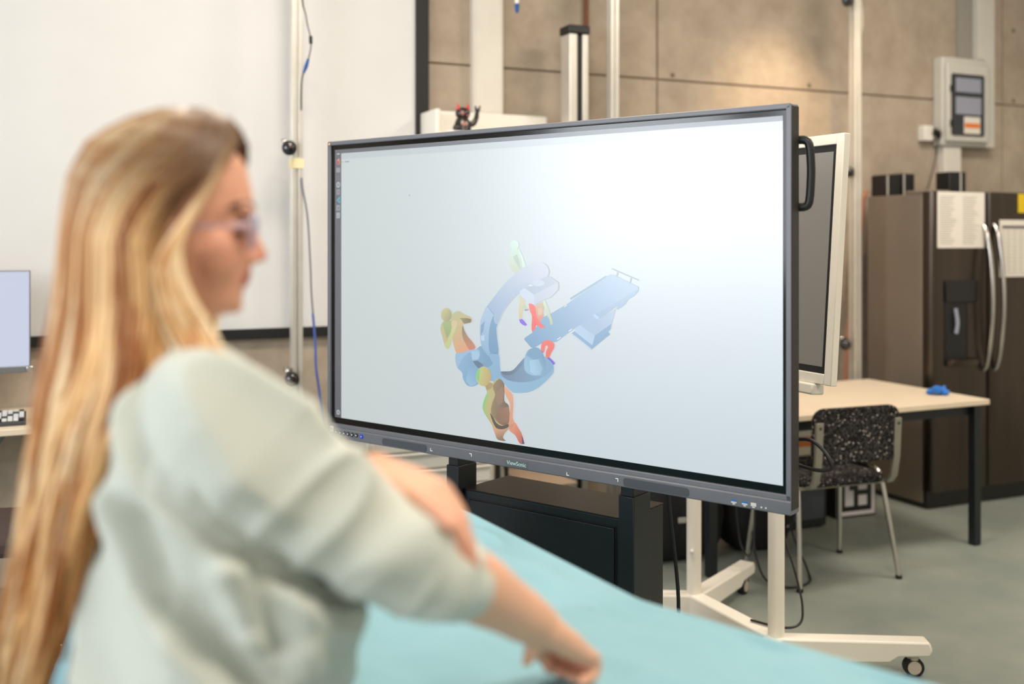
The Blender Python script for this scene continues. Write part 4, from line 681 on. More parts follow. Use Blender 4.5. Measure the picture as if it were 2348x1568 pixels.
dr = drape_mesh().build('surgical_drape', G['drape'], None, ang=80)
dr.location = TL; dr.rotation_euler = (0, 0, TA)
tag(dr, 'turquoise cloth drape hanging over the operating table beside the woman', 'drape')
# ------------------------------------------------------------------ things on and along the concrete wall
def wthing(name, label, cat, s, n, z=0, group=None, rz=0): return thing(name, label, cat, W(s, n, z), TH + rz, group)

t = wthing('projection_board', 'huge white projection board with black frame on the concrete wall', 'board', -2.5, .005)
part(t, 'white_surface', G['board_white'], lambda b: b.box(-1.63, 1.96, -.022, 0, 1.085, 3.3))
part(t, 'frame_bar', G['black_frame'], lambda b: b.box(1.955, 2.025, -.035, 0, 1.04, 3.37), .003)
part(t, 'frame_bar', G['black_frame'], lambda b: b.box(-1.70, -1.63, -.035, 0, 1.04, 3.37), .003)
part(t, 'frame_bar', G['black_frame'], lambda b: b.box(-1.63, 1.955, -.035, 0, 1.04, 1.088), .003)
part(t, 'frame_bar', G['black_frame'], lambda b: b.box(-1.63, 1.955, -.035, 0, 3.3, 3.37), .003)

def tracking_camera(label, s, n, z, yaw, side=-1, lens=.033):
    c = wthing('tracking_camera', label, 'camera', s, n, z, 'tracking cameras on the white poles', yaw)
    part(c, 'camera_body', G['black_plastic'], lambda b: b.lathe([(.02, -.01), (.028, 0), (.03, .03), (lens, .05), (lens, .075), (lens * .8, .078)], 24, Matrix.Rotation(PI / 2, 4, 'X')))
    part(c, 'lens', G['lens_glass'], lambda b: b.sphere((0, -.072, 0), (lens * .78, .012, lens * .78)))
    part(c, 'lens_core', G['lens_red'], lambda b: b.sphere((.004, -.079, .002), (.006, .006, .006), 10, 6))
    part(c, 'bracket', G['chrome'], lambda b: (b.tube([(-.02, -.02, .03), (-.03, .0, .04), (-.01, .03, .03), (.03 * -side, .05, .0)], .009, 8, smooth=4), b.sphere((-.02, -.025, .032), .013)))
    return c
def pole(label, s, n):
    p = wthing('support_pole', label, 'pole', s, n, 0, 'white aluminium profile poles')
    part(p, 'profile', G['alu'], lambda b: b.prism([(-.025, -.025), (-.005, -.025), (-.005, -.015), (.005, -.015), (.005, -.025), (.025, -.025), (.025, -.005), (.015, -.005), (.015, .005), (.025, .005), (.025, .025), (-.025, .025), (-.025, .005), (-.015, .005), (-.015, -.005), (-.025, -.005)], .01, ROOM_H - .002), .002)
    part(p, 'floor_plate', G['alu_slot'], lambda b: b.box(-.06, .06, -.06, .06, 0, .012), .002)
    return p
p1 = pole('white aluminium pole standing before the projection board', -1.182, .2)
part(p1, 'tape_band', G['tape'], lambda b: b.box(-.0285, .0285, -.0285, .0285, 1.832, 1.878))
pole('white aluminium pole rising from behind the middle of big display', .491, .2)
pole('white aluminium pole behind the desk next to fridge', 1.998, .35)
tracking_camera('small black tracking camera high on the pole before the projection board', -1.222, .235, 1.918, -.22)
tracking_camera('small black tracking camera low on the pole beside the woman\'s shoulder', -1.210, .235, .876, -.22)
tracking_camera('small black tracking camera peeking out beside the upright white display', 1.950, .345, 1.888, -.72, lens=.03)
tracking_camera('small black tracking camera just above the desk on the fridge-side pole', 1.930, .345, .912, -.72, lens=.03)
tracking_camera('small black tracking camera at the very top of fridge-side pole', 1.944, .345, 2.86, -.72, lens=.03)
def wcable(name, label, m, pts, r, n):
    mb = MB(); mb.tube([W(s, n_ if n_ is not None else n, z) for s, n_, z in [(q[0], q[2] if len(q) > 2 else None, q[1]) for q in pts]], r, 8, smooth=6)
    o = mb.build(name, m, None); return tag(o, label, 'cable')
c1 = thing('camera_cable', 'thin dark cable with a blue plug hanging along the left pole', 'cable', W(-1.163, .232, 0), TH)
part(c1, 'cord', G['black_plastic'], lambda b: b.tube([(-.006, 0, ROOM_H - .05), (-.004, 0, 2.75), (.018, -.004, 2.527), (.040, -.006, 2.42), (.031, -.006, 2.345), (.012, 0, 2.285), (-.001, 0, 2.225), (-.003, 0, 2.1)], .0028, 8, smooth=6))
part(c1, 'cable_joint', G['black_plastic'], lambda b: b.cyl((.0385, -.006, 2.44), (.0395, -.006, 2.405), .008))
part(c1, 'blue_plug', G['blue_plug'], lambda b: b.tube([(.028, -.006, 2.335), (.018, -.003, 2.30), (.008, 0, 2.27)], [.006, .009, .005], 10))
c2 = thing('network_cable', 'grey and blue network cable falling from the left pole behind the drape', 'cable', W(-1.12, .232, 0), TH)
part(c2, 'grey_length', G['grey_cable'], lambda b: b.tube([(-.045, 0, 1.79), (-.040, 0, 1.74), (-.017, 0, 1.604), (-.005, 0, 1.40), (0, 0, 1.27), (.008, 0, 1.16)], .0045, 8, smooth=6))
part(c2, 'blue_length', G['blue_cable'], lambda b: b.tube([(.007, 0, 1.165), (.018, 0, 1.041), (.022, 0, .92), (.038, 0, .798), (.062, 0, .57), (.07, .01, .3), (.10, .02, .006)], .0058, 8, smooth=6))
t = thing('hanging_cable', 'pale cable with a blue plug dangling from the ceiling', 'cable', W(-.11, .3, 0), TH)
part(t, 'cord', G['white_paint'], lambda b: b.tube([(.0, 0, ROOM_H), (.004, 0, 3.2), (0, 0, 2.67)], .011, 10, smooth=4))
part(t, 'blue_plug', G['blue_plug'], lambda b: b.tube([(0, 0, 2.67), (0, 0, 2.64), (.001, 0, 2.625)], [.012, .010, .006], 10))
mb = MB(); mb.tube([W(2.015, .305, 3.4), W(2.045, .305, 3.05), W(2.085, .305, 2.80), W(2.072, .305, 2.70), W(2.026, .305, 2.58), W(2.022, .305, 2.3)], .013, 8, smooth=5)
tag(mb.build('pole_cable', G['beige_cable'], None), 'beige cable loop bulging from the fridge-side pole near top', 'cable')

t = wthing('cable_duct', 'wide white cable duct running down the concrete above the cat', 'duct', -.155, .0)
part(t, 'duct_body', G['duct_white'], lambda b: b.box(-.084, .084, -.05, 0, 2.0, ROOM_H - .002), .004)
part(t, 'duct_lid', G['duct_white'], lambda b: b.box(-.072, .072, -.056, -.05, 2.0, ROOM_H - .002), .002)

t = wthing('wall_shelf', 'white open wall shelf with a back panel above the display', 'shelf', -.16, .0)
part(t, 'back_panel', G['white_paint'], lambda b: b.box(-.30, .33, -.085, -.058, 1.62, 2.150), .012)
part(t, 'side_panel', G['white_paint'], lambda b: b.box(-.36, -.335, -.26, -.0, 1.62, 2.137), .006)
part(t, 'shelf_board', G['white_paint'], lambda b: b.box(-.335, .34, -.36, -.086, 2.0, 2.024), .003)
part(t, 'shelf_board', G['white_paint'], lambda b: b.box(-.335, .34, -.30, -.086, 1.62, 1.645), .003)

c = wthing('beckoning_cat', 'small black lucky cat figurine with red ears on the white shelf', 'figurine', -.395, .29, 2.025)
part(c, 'cat_body', G['cat_black'], lambda b: (b.lathe([(.036, 0), (.044, .006), (.042, .03), (.034, .055), (.026, .07)], 20), b.sphere((-.036, -.018, .018), (.02, .022, .018))))
part(c, 'cat_belly', G['cat_pink'], lambda b: b.sphere((-.004, -.031, .032), (.016, .012, .018)))
hd = part(c, 'cat_head', G['cat_black'], lambda b: b.sphere((0, -.004, .089), (.037, .032, .031), 20, 12))
part(hd, 'cat_face', G['cat_pink'], lambda b: (b.sphere((-.012, -.033, .088), (.010, .006, .012)), b.sphere((.014, -.034, .078), (.006, .004, .005))))
for sx in (-1, 1):
    part(c, 'cat_ear', G['cat_red'], lambda b: b.tube([(sx * .022, -.006, .108), (sx * .029, -.006, .138)], [.0125, .001], 8))
pw = part(c, 'cat_paw', G['cat_black'], lambda b: b.tube([(.030, -.006, .038), (.052, -.010, .043), (.066, -.014, .068), (.070, -.016, .098), (.072, -.016, .112)], [.014, .015, .012, .010, .014], 10, smooth=3))
part(pw, 'paw_finger', G['cat_black'], lambda b: (b.tube([(.066, -.016, .105), (.060, -.016, .128)], [.008, .004], 8), b.tube([(.078, -.016, .105), (.085, -.016, .130)], [.008, .004], 8)))

t = wthing('lift_column', 'grey aluminium lift column with black cap behind the display', 'column', .265, .2)
part(t, 'profile', G['alu'], lambda b: (b.box(-.055, -.010, -.05, .05, .02, 2.56), b.box(.022, .055, -.05, .05, .02, 2.56), b.box(-.010, .022, -.02, .05, .02, 2.56)), .004)
part(t, 'black_slot', G['black_plastic'], lambda b: b.box(-.010, .022, -.035, -.02, .02, 2.56))
part(t, 'top_cap', G['black_plastic'], lambda b: b.box(-.062, .062, -.056, .056, 2.56, 2.605), .008)
part(t, 'foot_plate', G['black_plastic'], lambda b: b.box(-.16, .16, -.18, .18, 0, .02), .004)
mb = MB(); mb.cyl(W(.432, .014, 0), W(.432, .014, ROOM_H - .002), .013)
tag(mb.build('rusty_pipe', G['rust'], None), 'thin rust-brown pipe on the concrete beside lift column', 'pipe')

t = wthing('fuse_cabinet', 'pale grey fuse cabinet with tinted window on the concrete wall', 'cabinet', 2.955, .0)
part(t, 'cabinet_body', G['elbox'], lambda b: b.box(0, .385, -.085, 0, 2.10, 2.665), .012)
cv = part(t, 'front_cover', G['elbox'], lambda b: b.box(.012, .373, -.112, -.085, 2.125, 2.625), .01)
wn_ = part(t, 'tinted_window', G['tinted_window'], lambda b: b.prism(rrect(.045, .325, 2.165, 2.555, .012), .110, .120, XZ))
part(wn_, 'breaker_row', G['switch_grey'], lambda b: (b.box(.075, .295, -.1212, -.12, 2.44, 2.53), b.box(.075, .295, -.1212, -.12, 2.30, 2.41)), .001)
st_ = part(wn_, 'sticker', G['sticker'], lambda b: b.box(.145, .285, -.1225, -.12, 2.178, 2.285))
part(wn_, 'sticker_stripe', G['orange'], lambda b: b.box(.150, .280, -.1232, -.1225, 2.215, 2.245))
for z_ in (2.22, 2.44): part(wn_, 'window_latch', G['black_plastic'], lambda b: b.box(.034, .05, -.124, -.112, z_, z_ + .04))
t = wthing('cable_trunking', 'pale vertical trunking rising from fuse cabinet to the ceiling', 'duct', 3.352, .0)
part(t, 'trunk', G['elbox'], lambda b: b.prism([(-.010, 2.10), (.073, 2.10), (.073, ROOM_H - .002), (-.072, ROOM_H - .002), (-.072, 2.668), (-.010, 2.668)], 0, .075, XZ), .004)
t = wthing('cable_trunking', 'pale short trunking below the fuse cabinet down behind the fridge', 'duct', 3.068, .002)
part(t, 'trunk', G['duct_white'], lambda b: b.box(-.072, .072, -.06, 0, .3, 2.10), .004)
t = wthing('conduit_panel', 'flat grey conduit beside the pale trunking above fuse cabinet', 'duct', 3.205, .0)
part(t, 'trunk', G['conduit_grey'], lambda b: b.box(-.045, .06, -.03, 0, 2.665, ROOM_H - .002), .003)
t = wthing('junction_box', 'small white socket box left of the fuse cabinet', 'socket', 2.875, .0)
part(t, 'socket_body', G['white_paint'], lambda b: b.box(-.045, .03, -.06, 0, 2.128, 2.225), .006)
part(t, 'plug', G['black_plastic'], lambda b: b.tube([(.02, -.07, 2.19), (.05, -.075, 2.175), (.075, -.06, 2.15)], [.02, .022, .01], 10))
part(t, 'plug_cable', G['black_plastic'], lambda b: b.tube([(.06, -.07, 2.15), (.05, -.05, 2.0), (.02, -.03, 1.85), (.0, -.02, 1.78)], .004, 6, smooth=4))

mb = MB(); mb.tube([W(2.36, .05, 1.80), W(2.308, .08, 1.733), W(2.285, .09, 1.60), W(2.262, .09, 1.475), W(2.21, .09, 1.10), W(2.175, .09, .865), W(2.15, .09, .4), W(2.15, .09, .012)], .014, 8, smooth=5)
tag(mb.build('red_hose', G['red_hose'], None), 'dull red hose on the wall between the pole and fridge', 'hose')

# low white drawer cabinet and the chrome stand that show under the display
t = wthing('drawer_cabinet', 'low white metal drawer cabinet seen below the big display', 'cabinet', -.30, .45)
part(t, 'carcass', G['elbox'], lambda b: b.box(-.62, 0, .0, .42, .02, .72), .004)
for k in range(8):
    dwr = part(t, 'drawer', G['elbox'], lambda b: b.box(-.60, -.02, -.014, .0, .04 + k * .083, .115 + k * .083), .004)
    part(dwr, 'drawer_lip', G['duct_white'], lambda b: b.box(-.60, -.02, -.024, -.014, .105 + k * .083, .115 + k * .083), .003)
part(t, 'side_rivets', G['white_paint'], lambda b: [b.sphere((0.001, .08, .1 + .075 * j), (.004, .012, .012), 10, 6) for j in range(8)])
t = wthing('chrome_stand', 'thin chrome stand post with black edges under the display', 'stand', -.236, .40)
part(t, 'post', G['chrome'], lambda b: b.cyl((0, 0, .03), (0, 0, 1.05), .014))
part(t, 'side_rail', G['black_plastic'], lambda b: (b.box(-.032, -.018, -.008, .008, .03, 1.05), b.box(.018, .032, -.008, .008, .03, 1.05)))
part(t, 'foot', G['black_plastic'], lambda b: b.lathe([(.05, 0), (.05, .015), (.03, .03)]))
t = wthing('cardboard_box', 'brown cardboard box on the floor behind the display stand', 'box', -.02, .45)
part(t, 'carton', G['wood_brown'], lambda b: b.box(-.12, .115, -.02, .3, 0, .34), .004)
part(t, 'carton_flap', G['wood_brown'], lambda b: b.box(-.12, .115, -.10, -.02, .335, .341, Matrix.Rotation(0, 4, 'X')), .001)

# ------------------------------------------------------------------ fridge with papers and boxes
fr_ = thing('fridge', 'tall stainless side-by-side fridge with water dispenser and curved handles', 'fridge', (2.325, 5.837, 0), TH)
part(fr_, 'carcass', G['fridge_side'], lambda b: b.box(0, .92, .075, .50, .03, 1.760), .006)
part(fr_, 'plinth', G['fridge_black'], lambda b: b.box(.01, .91, .05, .48, 0, .10), .003)
for x_ in (0, .76): part(fr_, 'hinge_cover', G['fridge_side'], lambda b: b.box(x_, x_ + .16, .02, .2, 1.7605, 1.782), .006)
def fdoor(x0, x1):
    return part(fr_, 'fridge_door', G['fridge_steel'], lambda b: b.prism([(x0, .07), (x0, .02), (x0 + .012, .004), (x0 + .03, 0), (x1 - .03, 0), (x1 - .012, .004), (x1, .02), (x1, .07)][::-1] if False else [(x0, .07), (x0, .02), (x0 + .012, .004), (x0 + .03, 0), (x1 - .03, 0), (x1 - .012, .004), (x1, .02), (x1, .07)], .10, 1.775), .003)
d1 = fdoor(.0, .428); d2 = fdoor(.434, .92)
for d_, x, in ((d1, .388), (d2, .474)):
    part(d_, 'door_handle', G['chrome'], lambda b: b.tube([(x, .004, .76), (x, -.022, .79), (x, -.046, .90), (x, -.062, 1.05), (x, -.066, 1.17), (x, -.062, 1.30), (x, -.046, 1.44), (x, -.022, 1.55), (x, .004, 1.59)], .012, 10, smooth=4))
dp = part(d1, 'water_dispenser', G['fridge_black'], lambda b: (b.prism(rrect(.09, .335, 1.155, 1.275, .008), .001, .012, XZ), b.box(.09, .10, -.006, .0, .80, 1.155), b.box(.325, .335, -.006, 0, .80, 1.155)), .002)
part(d1, 'dispenser_recess', G['black_plastic'], lambda b: b.box(.10, .325, -.0015, .0, .82, 1.155))
part(d1, 'dispenser_lever', G['switch_grey'], lambda b: b.tube([(.165, -.008, 1.12), (.172, -.016, 1.04), (.165, -.012, .98)], .011, 8, smooth=3))
part(d1, 'drip_tray', G['fridge_steel'], lambda b: b.prism([(.10, 0), (.11, -.035), (.16, -.055), (.26, -.055), (.315, -.035), (.325, 0)], .80, .835), .003)
part(d1, 'dispenser_side', G['fridge_steel'], lambda b: b.box(.265, .325, -.004, -.0015, .835, 1.15), .001)
FM = Matrix.Translation((2.325, 5.837, 0)) @ Matrix.Rotation(TH, 4, 'Z')
def onfridge(o): o.matrix_world = FM; return o
mb = MB(); mb.box(.036, .396, -.0025, -.0008, 1.458, 1.772)
o = thing('paper_notice', 'large white printed sheet covering top of the left fridge door', 'paper', FM.translation, TH)
part(o, 'sheet', G['paper'], lambda b: b.box(.036, .396, -.0025, -.0008, 1.458, 1.772))
part(o, 'printed_lines', G['ink'], lambda b: [b.box(x0 + .012, x0 + .012 + .13 * random.uniform(.6, 1), -.0031, -.0025, 1.48 + .0125 * k, 1.4828 + .0125 * k) for k in range(22) for x0 in (.04, .215)])
o = thing('wall_planner', 'white planner sheet with a grid on the right fridge door', 'paper', FM.translation, TH)
part(o, 'sheet', G['paper'], lambda b: b.box(.515, .86, -.0025, -.0008, 1.29, 1.618))
part(o, 'header', G['ink_dark'], lambda b: b.box(.535, .84, -.0031, -.0025, 1.568, 1.585))
part(o, 'grid_lines', G['ink'], lambda b: [b.box(.535, .84, -.0031, -.0025, 1.31 + .022 * k, 1.312 + .022 * k) for k in range(12)] + [b.box(.535 + .05 * k, .537 + .05 * k, -.0031, -.0025, 1.31, 1.575) for k in range(7)])
o = thing('sticky_note', 'yellow sticky note at the right edge above planner sheet', 'note', FM.translation, TH)
part(o, 'note', G['yellow'], lambda b: b.box(.665, .76, -.002, -.0008, 1.66, 1.77))
def black_box(label, x, y, w, h, tilt, bands):
    p = FM @ Vector((x, y, 1.7605))
    t = thing('speaker_box', label, 'speaker', p, TH + tilt, 'black boxes on the fridge')
    part(t, 'shell', G['black_plastic'], lambda b: b.box(-w / 2, w / 2, -.06, .06, 0, h), .006)
    for bx_ in bands: part(t, 'trim_strip', G['alu'], lambda b: b.box(bx_ - .005, bx_ + .005, -.0625, -.06, .002, h - .004))
    return t
black_box('left black speaker box of the pair on top of the fridge', .078, .43, .115, .125, .0, (-.045,))
black_box('taller black speaker box of the pair on the fridge beside its twin', .195, .43, .10, .135, .05, (-.04,))
black_box('black speaker box alone above the white sheet on the fridge', .46, .30, .12, .145, -.12, (.02,))

# ------------------------------------------------------------------ rolling stand with the upright white display
RA = math.atan2(-.903, .429)
R_ = thing('rolling_display', 'white framed display on a white rolling stand behind the big display', 'display', (.814, 3.892, 0), RA)
lean = Matrix.Translation((0, -.10, 1.05)) @ Matrix.Rotation(math.radians(-4), 4, 'X')
def lp_(name, m, fn, par=R_, bevel=0):
    mb = MB(); fn(mb); mb.v = [tuple(lean @ Vector(v)) for v in mb.v]; return mb.build(name, m, par, bevel)
PX0, PX1, PH = -.58, .625, .795
pf = lp_('panel_frame', G['hub_white'], lambda b: (b.box(PX0, PX0 + .033, 0, .026, 0, PH), b.box(PX1 - .033, PX1, 0, .026, 0, PH), b.box(PX0 + .033, PX1 - .033, 0, .026, PH - .034, PH), b.box(PX0 + .033, PX1 - .033, 0, .026, 0, .034)), bevel=.0025)
lp_('panel_back', G['hub_white'], lambda b: b.box(PX0 + .03, PX1 - .03, .018, .05, .03, PH - .03), bevel=.006)
lp_('black_border', G['black_plastic'], lambda b: b.box(PX0 + .033, PX1 - .033, .006, .017, .034, PH - .034))
lp_('screen', G['hub_screen'], lambda b: b.box(PX0 + .05, PX1 - .048, .004, .0065, .056, PH - .056))
cp = lp_('camera_pod', G['hub_white'], lambda b: b.box(.1, .555, -.012, .04, -.036, .0), bevel=.006)
lp_('pod_lens', G['black_plastic'], lambda b: b.cyl((.47, -.0115, -.016), (.47, -.0135, -.016), .005, seg=12), cp)
for sx in (-1, 1):
    cx = sx * .2446
    part(R_, 'column', G['hub_white'], lambda b: b.prism(rrect(cx - .026, cx + .026, -.026, .026, .02, 4), .11, 1.6), 0)
    for sy in (-1, 1):
        ex, ey = sx * .475, sy * .42
        d_ = Vector((ex - cx, ey, 0)).normalized(); nn = Vector((-d_.y, d_.x, 0)); L_ = math.hypot(ex - cx, ey)
        M_ = Matrix(((d_.x, nn.x, 0, cx), (d_.y, nn.y, 0, 0), (0, 0, 1, 0), (0, 0, 0, 1)))
        lg = part(R_, 'leg', G['hub_white'], lambda b: b.prism([(-.03, .045), (L_ - .10, .055), (L_ - .07, .075), (L_ + .035, .078), (L_ + .045, .10), (L_ + .035, .128), (-.03, .13)], -.034, .034, M_ @ Matrix(((1,0,0,0),(0,0,-1,0),(0,1,0,0),(0,0,0,1)))), .007)
        wx, wy = cx + d_.x * (L_ - .012), d_.y * (L_ - .012)
        cs = part(R_, 'castor', G['caster_rubber'], lambda b: b.cyl((wx - nn.x * .015, wy - nn.y * .015, .034), (wx + nn.x * .015, wy + nn.y * .015, .034), .034, seg=24))
        part(cs, 'castor_hub', G['caster_hub'], lambda b: b.cyl((wx - nn.x * .018, wy - nn.y * .018, .034), (wx + nn.x * .018, wy + nn.y * .018, .034), .023, seg=20))
        part(cs, 'castor_fork', G['caster_hub'], lambda b: b.cyl((wx, wy, .06), (wx, wy, .085), .02, seg=14))
part(R_, 'base_beam', G['hub_white'], lambda b: b.box(-.27, .27, -.034, .034, .045, .13), .008)
part(R_, 'column_bolt', G['usb_white'], lambda b: b.sphere((-.2446 + .022, -.026, .30), .008))
part(R_, 'mount_plate', G['hub_white'], lambda b: b.box(-.30, .30, -.062, -.02, 1.18, 1.5), .004)
# loose cables of the rolling stand
mb = MB(); mb.tube([(1.06, 4.35, .52), (1.075, 4.30, .40), (1.10, 4.18, .26), (1.085, 4.0, .20), (1.06, 3.85, .165), (1.02, 3.74, .146), (.955, 3.72, .139), (.86, 3.80, .137)], .0045, 8, smooth=6)
tag(mb.build('loose_cable', G['black_plastic'], None), 'black cable looping down onto base of the white rolling stand', 'cable')
mb = MB(); mb.tube([(.92, 4.40, .75), (.935, 4.42, .45), (.95, 4.42, .27), (.97, 4.40, .20), (1.0, 4.42, .19), (1.02, 4.45, .25), (1.03, 4.48, .45), (1.03, 4.5, .7)], .004, 8, smooth=6)
tag(mb.build('looped_cable', G['black_plastic'], None), 'thin black cable looped over rear leg of the white stand', 'cable')

# ------------------------------------------------------------------ desk, chair and clutter at the right
dk = thing('desk', 'pale wooden desk with black steel legs before the fridge', 'desk', (2.353, 5.195, 0), TH)
part(dk, 'desk_top', [G['desk_top'], G['desk_edge']], lambda b: b.box(-1.66, 0, 0, .83, .693, .72), .003)
part(dk, 'rail', G['black_satin'], lambda b: (b.box(-1.60, -.04, .05, .08, .64, .6925), b.box(-1.60, -.04, .75, .78, .64, .6925), b.box(-.075, -.045, .05, .78, .64, .6925), b.box(-1.57, -1.54, .05, .78, .64, .6925)))
for x, y in ((-.058, .02), (-.058, .77), (-1.53, .15), (-1.53, .77)):
    lg = part(dk, 'leg', G['black_satin'], lambda b: b.box(x - .021, x + .021, y, y + .042, .008, .6925), .002)
    part(lg, 'leg_glide', G['black_plastic'], lambda b: b.box(x - .019, x + .019, y + .002, y + .04, 0, .008))
me_ = MB()
random.seed(3)
for k in range(9): me_.sphere((random.uniform(-.035, .035), random.uniform(-.02, .02), random.uniform(.012, .03)), (random.uniform(.018, .03), random.uniform(.014, .022), random.uniform(.012, .02)), 10, 6)
o = me_.build('crumpled_cloth', G['blue_cloth'], None); o.location = (2.155, 5.335, .72)
for v in o.data.vertices:
    v.co += v.co.normalized() * .012 * noise.noise(v.co * 60); v.co.z = max(.0005, v.co.z)
tag(o, 'crumpled bright blue cloth lying on the pale desk', 'cloth')

ch = thing('visitor_chair', 'visitor chair with flecked black fabric and chrome legs at the desk', 'chair', (1.402, 4.79, 0), math.radians(20.6))
def padded(b, x0, x1, z0, z1, y0, y1, r, curve=.0):
    poly = rrect(x0, x1, z0, z1, r, 6); b.prism(poly, -y1, -y0, XZ)
bk = part(ch, 'backrest', G['chair_fabric'], lambda b: padded(b, -.222, .222, .545, .785, -.275, -.235, .055), .012, seg=3)
for v in bk.data.vertices: v.co.y += -.10 * (v.co.z - .545) * .35 + 1.1 * v.co.x ** 2 * .35
se = part(ch, 'seat', G['chair_fabric'], lambda b: b.prism(rrect(-.215, .215, -.20, .23, .06, 6), .432, .468), .014, seg=3)
for sx in (-1, 1):
    up = part(ch, 'back_upright', G['chair_metal'], lambda b: b.prism([(-.255, .728), (-.272, .728), (-.268, .66), (-.262, .56), (-.245, .47), (-.215, .435), (-.19, .43), (-.19, .444), (-.214, .452), (-.232, .485), (-.247, .57)], sx * .205 - .017, sx * .205 + .017, Matrix(((0,0,1,0),(1,0,0,0),(0,1,0,0),(0,0,0,1)))), .002)
    part(up, 'upright_screw', G['black_plastic'], lambda b: b.cyl((sx * .205, -.274, .705), (sx * .205, -.270, .705), .0055, seg=10))
    part(ch, 'side_frame', G['chrome'], lambda b: b.tube([(sx * .262, -.205, .012), (sx * .236, -.16, .30), (sx * .224, -.135, .43), (sx * .222, -.11, .467), (sx * .222, -.06, .478), (sx * .222, .08, .474), (sx * .224, .13, .462), (sx * .228, .155, .42), (sx * .238, .175, .30), (sx * .262, .205, .012)], .0115, 12, smooth=5))
    part(ch, 'side_pad', G['black_plastic'], lambda b: b.tube([(sx * .222, -.055, .480), (sx * .222, .085, .476)], .016, 10))
    for y in (-.205, .205):
        part(ch, 'foot_cap', G['black_plastic'], lambda b: b.cyl((sx * .262, y, 0), (sx * .261, y, .016), .0145, seg=12))
part(ch, 'seat_bracket', G['chair_metal'], lambda b: (b.box(-.224, .224, -.15, -.12, .416, .432), b.box(-.224, .224, .10, .13, .416, .432)), .002)

bxm = thing('marker_box', 'black box with a black and white square marker under the desk', 'box', (1.865, 5.728, 0), math.radians(21))
part(bxm, 'box_body', G['black_plastic'], lambda b: b.box(-.135, .135, 0, .24, 0, .245), .004)
pl_ = part(bxm, 'marker_plate', G['marker_white'], lambda b: b.box(-.125, .125, -.003, 0, .012, .238))
def mk(b):
    x0, z0, c = -.103, .034, .0294
    grid = ['1111111', '1011001', '1011001', '1001111', '1001001', '1001001', '1111111']
    for r_, row in enumerate(grid):
        for q, g in enumerate(row):
            if g == '1': b.box(x0 + q * c, x0 + (q + 1) * c, -.0045, -.003, z0 + (6 - r_) * c * .96, z0 + (7 - r_) * c * .96)
part(bxm, 'marker_pattern', G['black_plastic'], mk)
tw = thing('computer_tower', 'black computer tower standing in shade under the desk', 'computer', (1.52, 5.50, 0), math.radians(22))
part(tw, 'case', G['black_satin'], lambda b: b.box(-.13, .13, -.02, .40, .01, .375), .006)
part(tw, 'front_grille', G['mesh_grille'], lambda b: b.box(-.11, .11, -.026, -.02, .05, .33), .002)
part(tw, 'case_foot', G['black_plastic'], lambda b: (b.box(-.12, -.08, 0, .38, 0, .01), b.box(.08, .12, 0, .38, 0, .01)))
ob = thing('storage_tub', 'orange and cream plastic tub on the computer tower', 'tub', (1.50, 5.56, .3755), math.radians(22))
part(ob, 'tub_body', G['desk_top'], lambda b: b.prism(rrect(-.09, .09, -.06, .1, .02), 0, .05), .004)
part(ob, 'orange_band', G['orange'], lambda b: b.prism(rrect(-.088, .088, -.058, .098, .02), .05, .10), .004)
part(ob, 'tub_lid', G['paper'], lambda b: b.prism(rrect(-.095, .095, -.065, .105, .02), .10, .135), .006)
def bag(name, label, loc, rz, sx, sy, sz, seed):
    b = MB(); b.sphere((0, 0, sz * .5), (sx, sy, sz * .52), 28, 18)
    o = b.build('%s' % 'bag_body', G['bag'], None)
    for v in o.data.vertices:
        c_ = v.co
        k = Vector((math.copysign(abs(c_.x / sx) ** .6 * sx, c_.x), math.copysign(abs(c_.y / sy) ** .6 * sy, c_.y), c_.z))
        v.co = k + k.normalized() * .03 * noise.noise(k * 9 + Vector((seed, 0, 0))); v.co.z = max(0, v.co.z)
    t = thing(name, label, 'bag', loc, rz); o.parent = t
    part(t, 'strap', G['bag'], lambda q: q.tube([(-.4 * sx, -.2 * sy, sz * .95), (-.3 * sx, -.3 * sy, sz * 1.15), (.3 * sx, -.3 * sy, sz * 1.15), (.4 * sx, -.2 * sy, sz * .95)], .012, 8, smooth=4))
    part(t, 'buckle', G['alu'], lambda q: q.box(-.02, .02, -sy * 1.0, -sy * .9, sz * .55, sz * .62), .002)
    part(t, 'zip_pull', G['alu'], lambda q: q.box(sx * .5, sx * .56, -sy * .95, -sy * .85, sz * .3, sz * .5), .002)
    return t
bag('backpack', 'black backpack slumped under the desk behind the white stand', (1.18, 5.18, 0), .35, .20, .15, .40, 2)
bag('duffel_bag', 'black duffel bag on the floor left of the desk leg', (.74, 5.02, 0), .3, .26, .16, .36, 7)
mb = MB(); mb.tube([(1.075, 4.72, .20), (1.08, 4.66, .10), (1.11, 4.60, .02), (1.2, 4.55, .006), (1.30, 4.62, .006), (1.33, 4.75, .02), (1.30, 4.9, .15), (1.28, 5.0, .35)], .005, 8, smooth=6)
tag(mb.build('floor_cable', G['black_plastic'], None), 'black cable curling on the floor by the chair legs', 'cable')

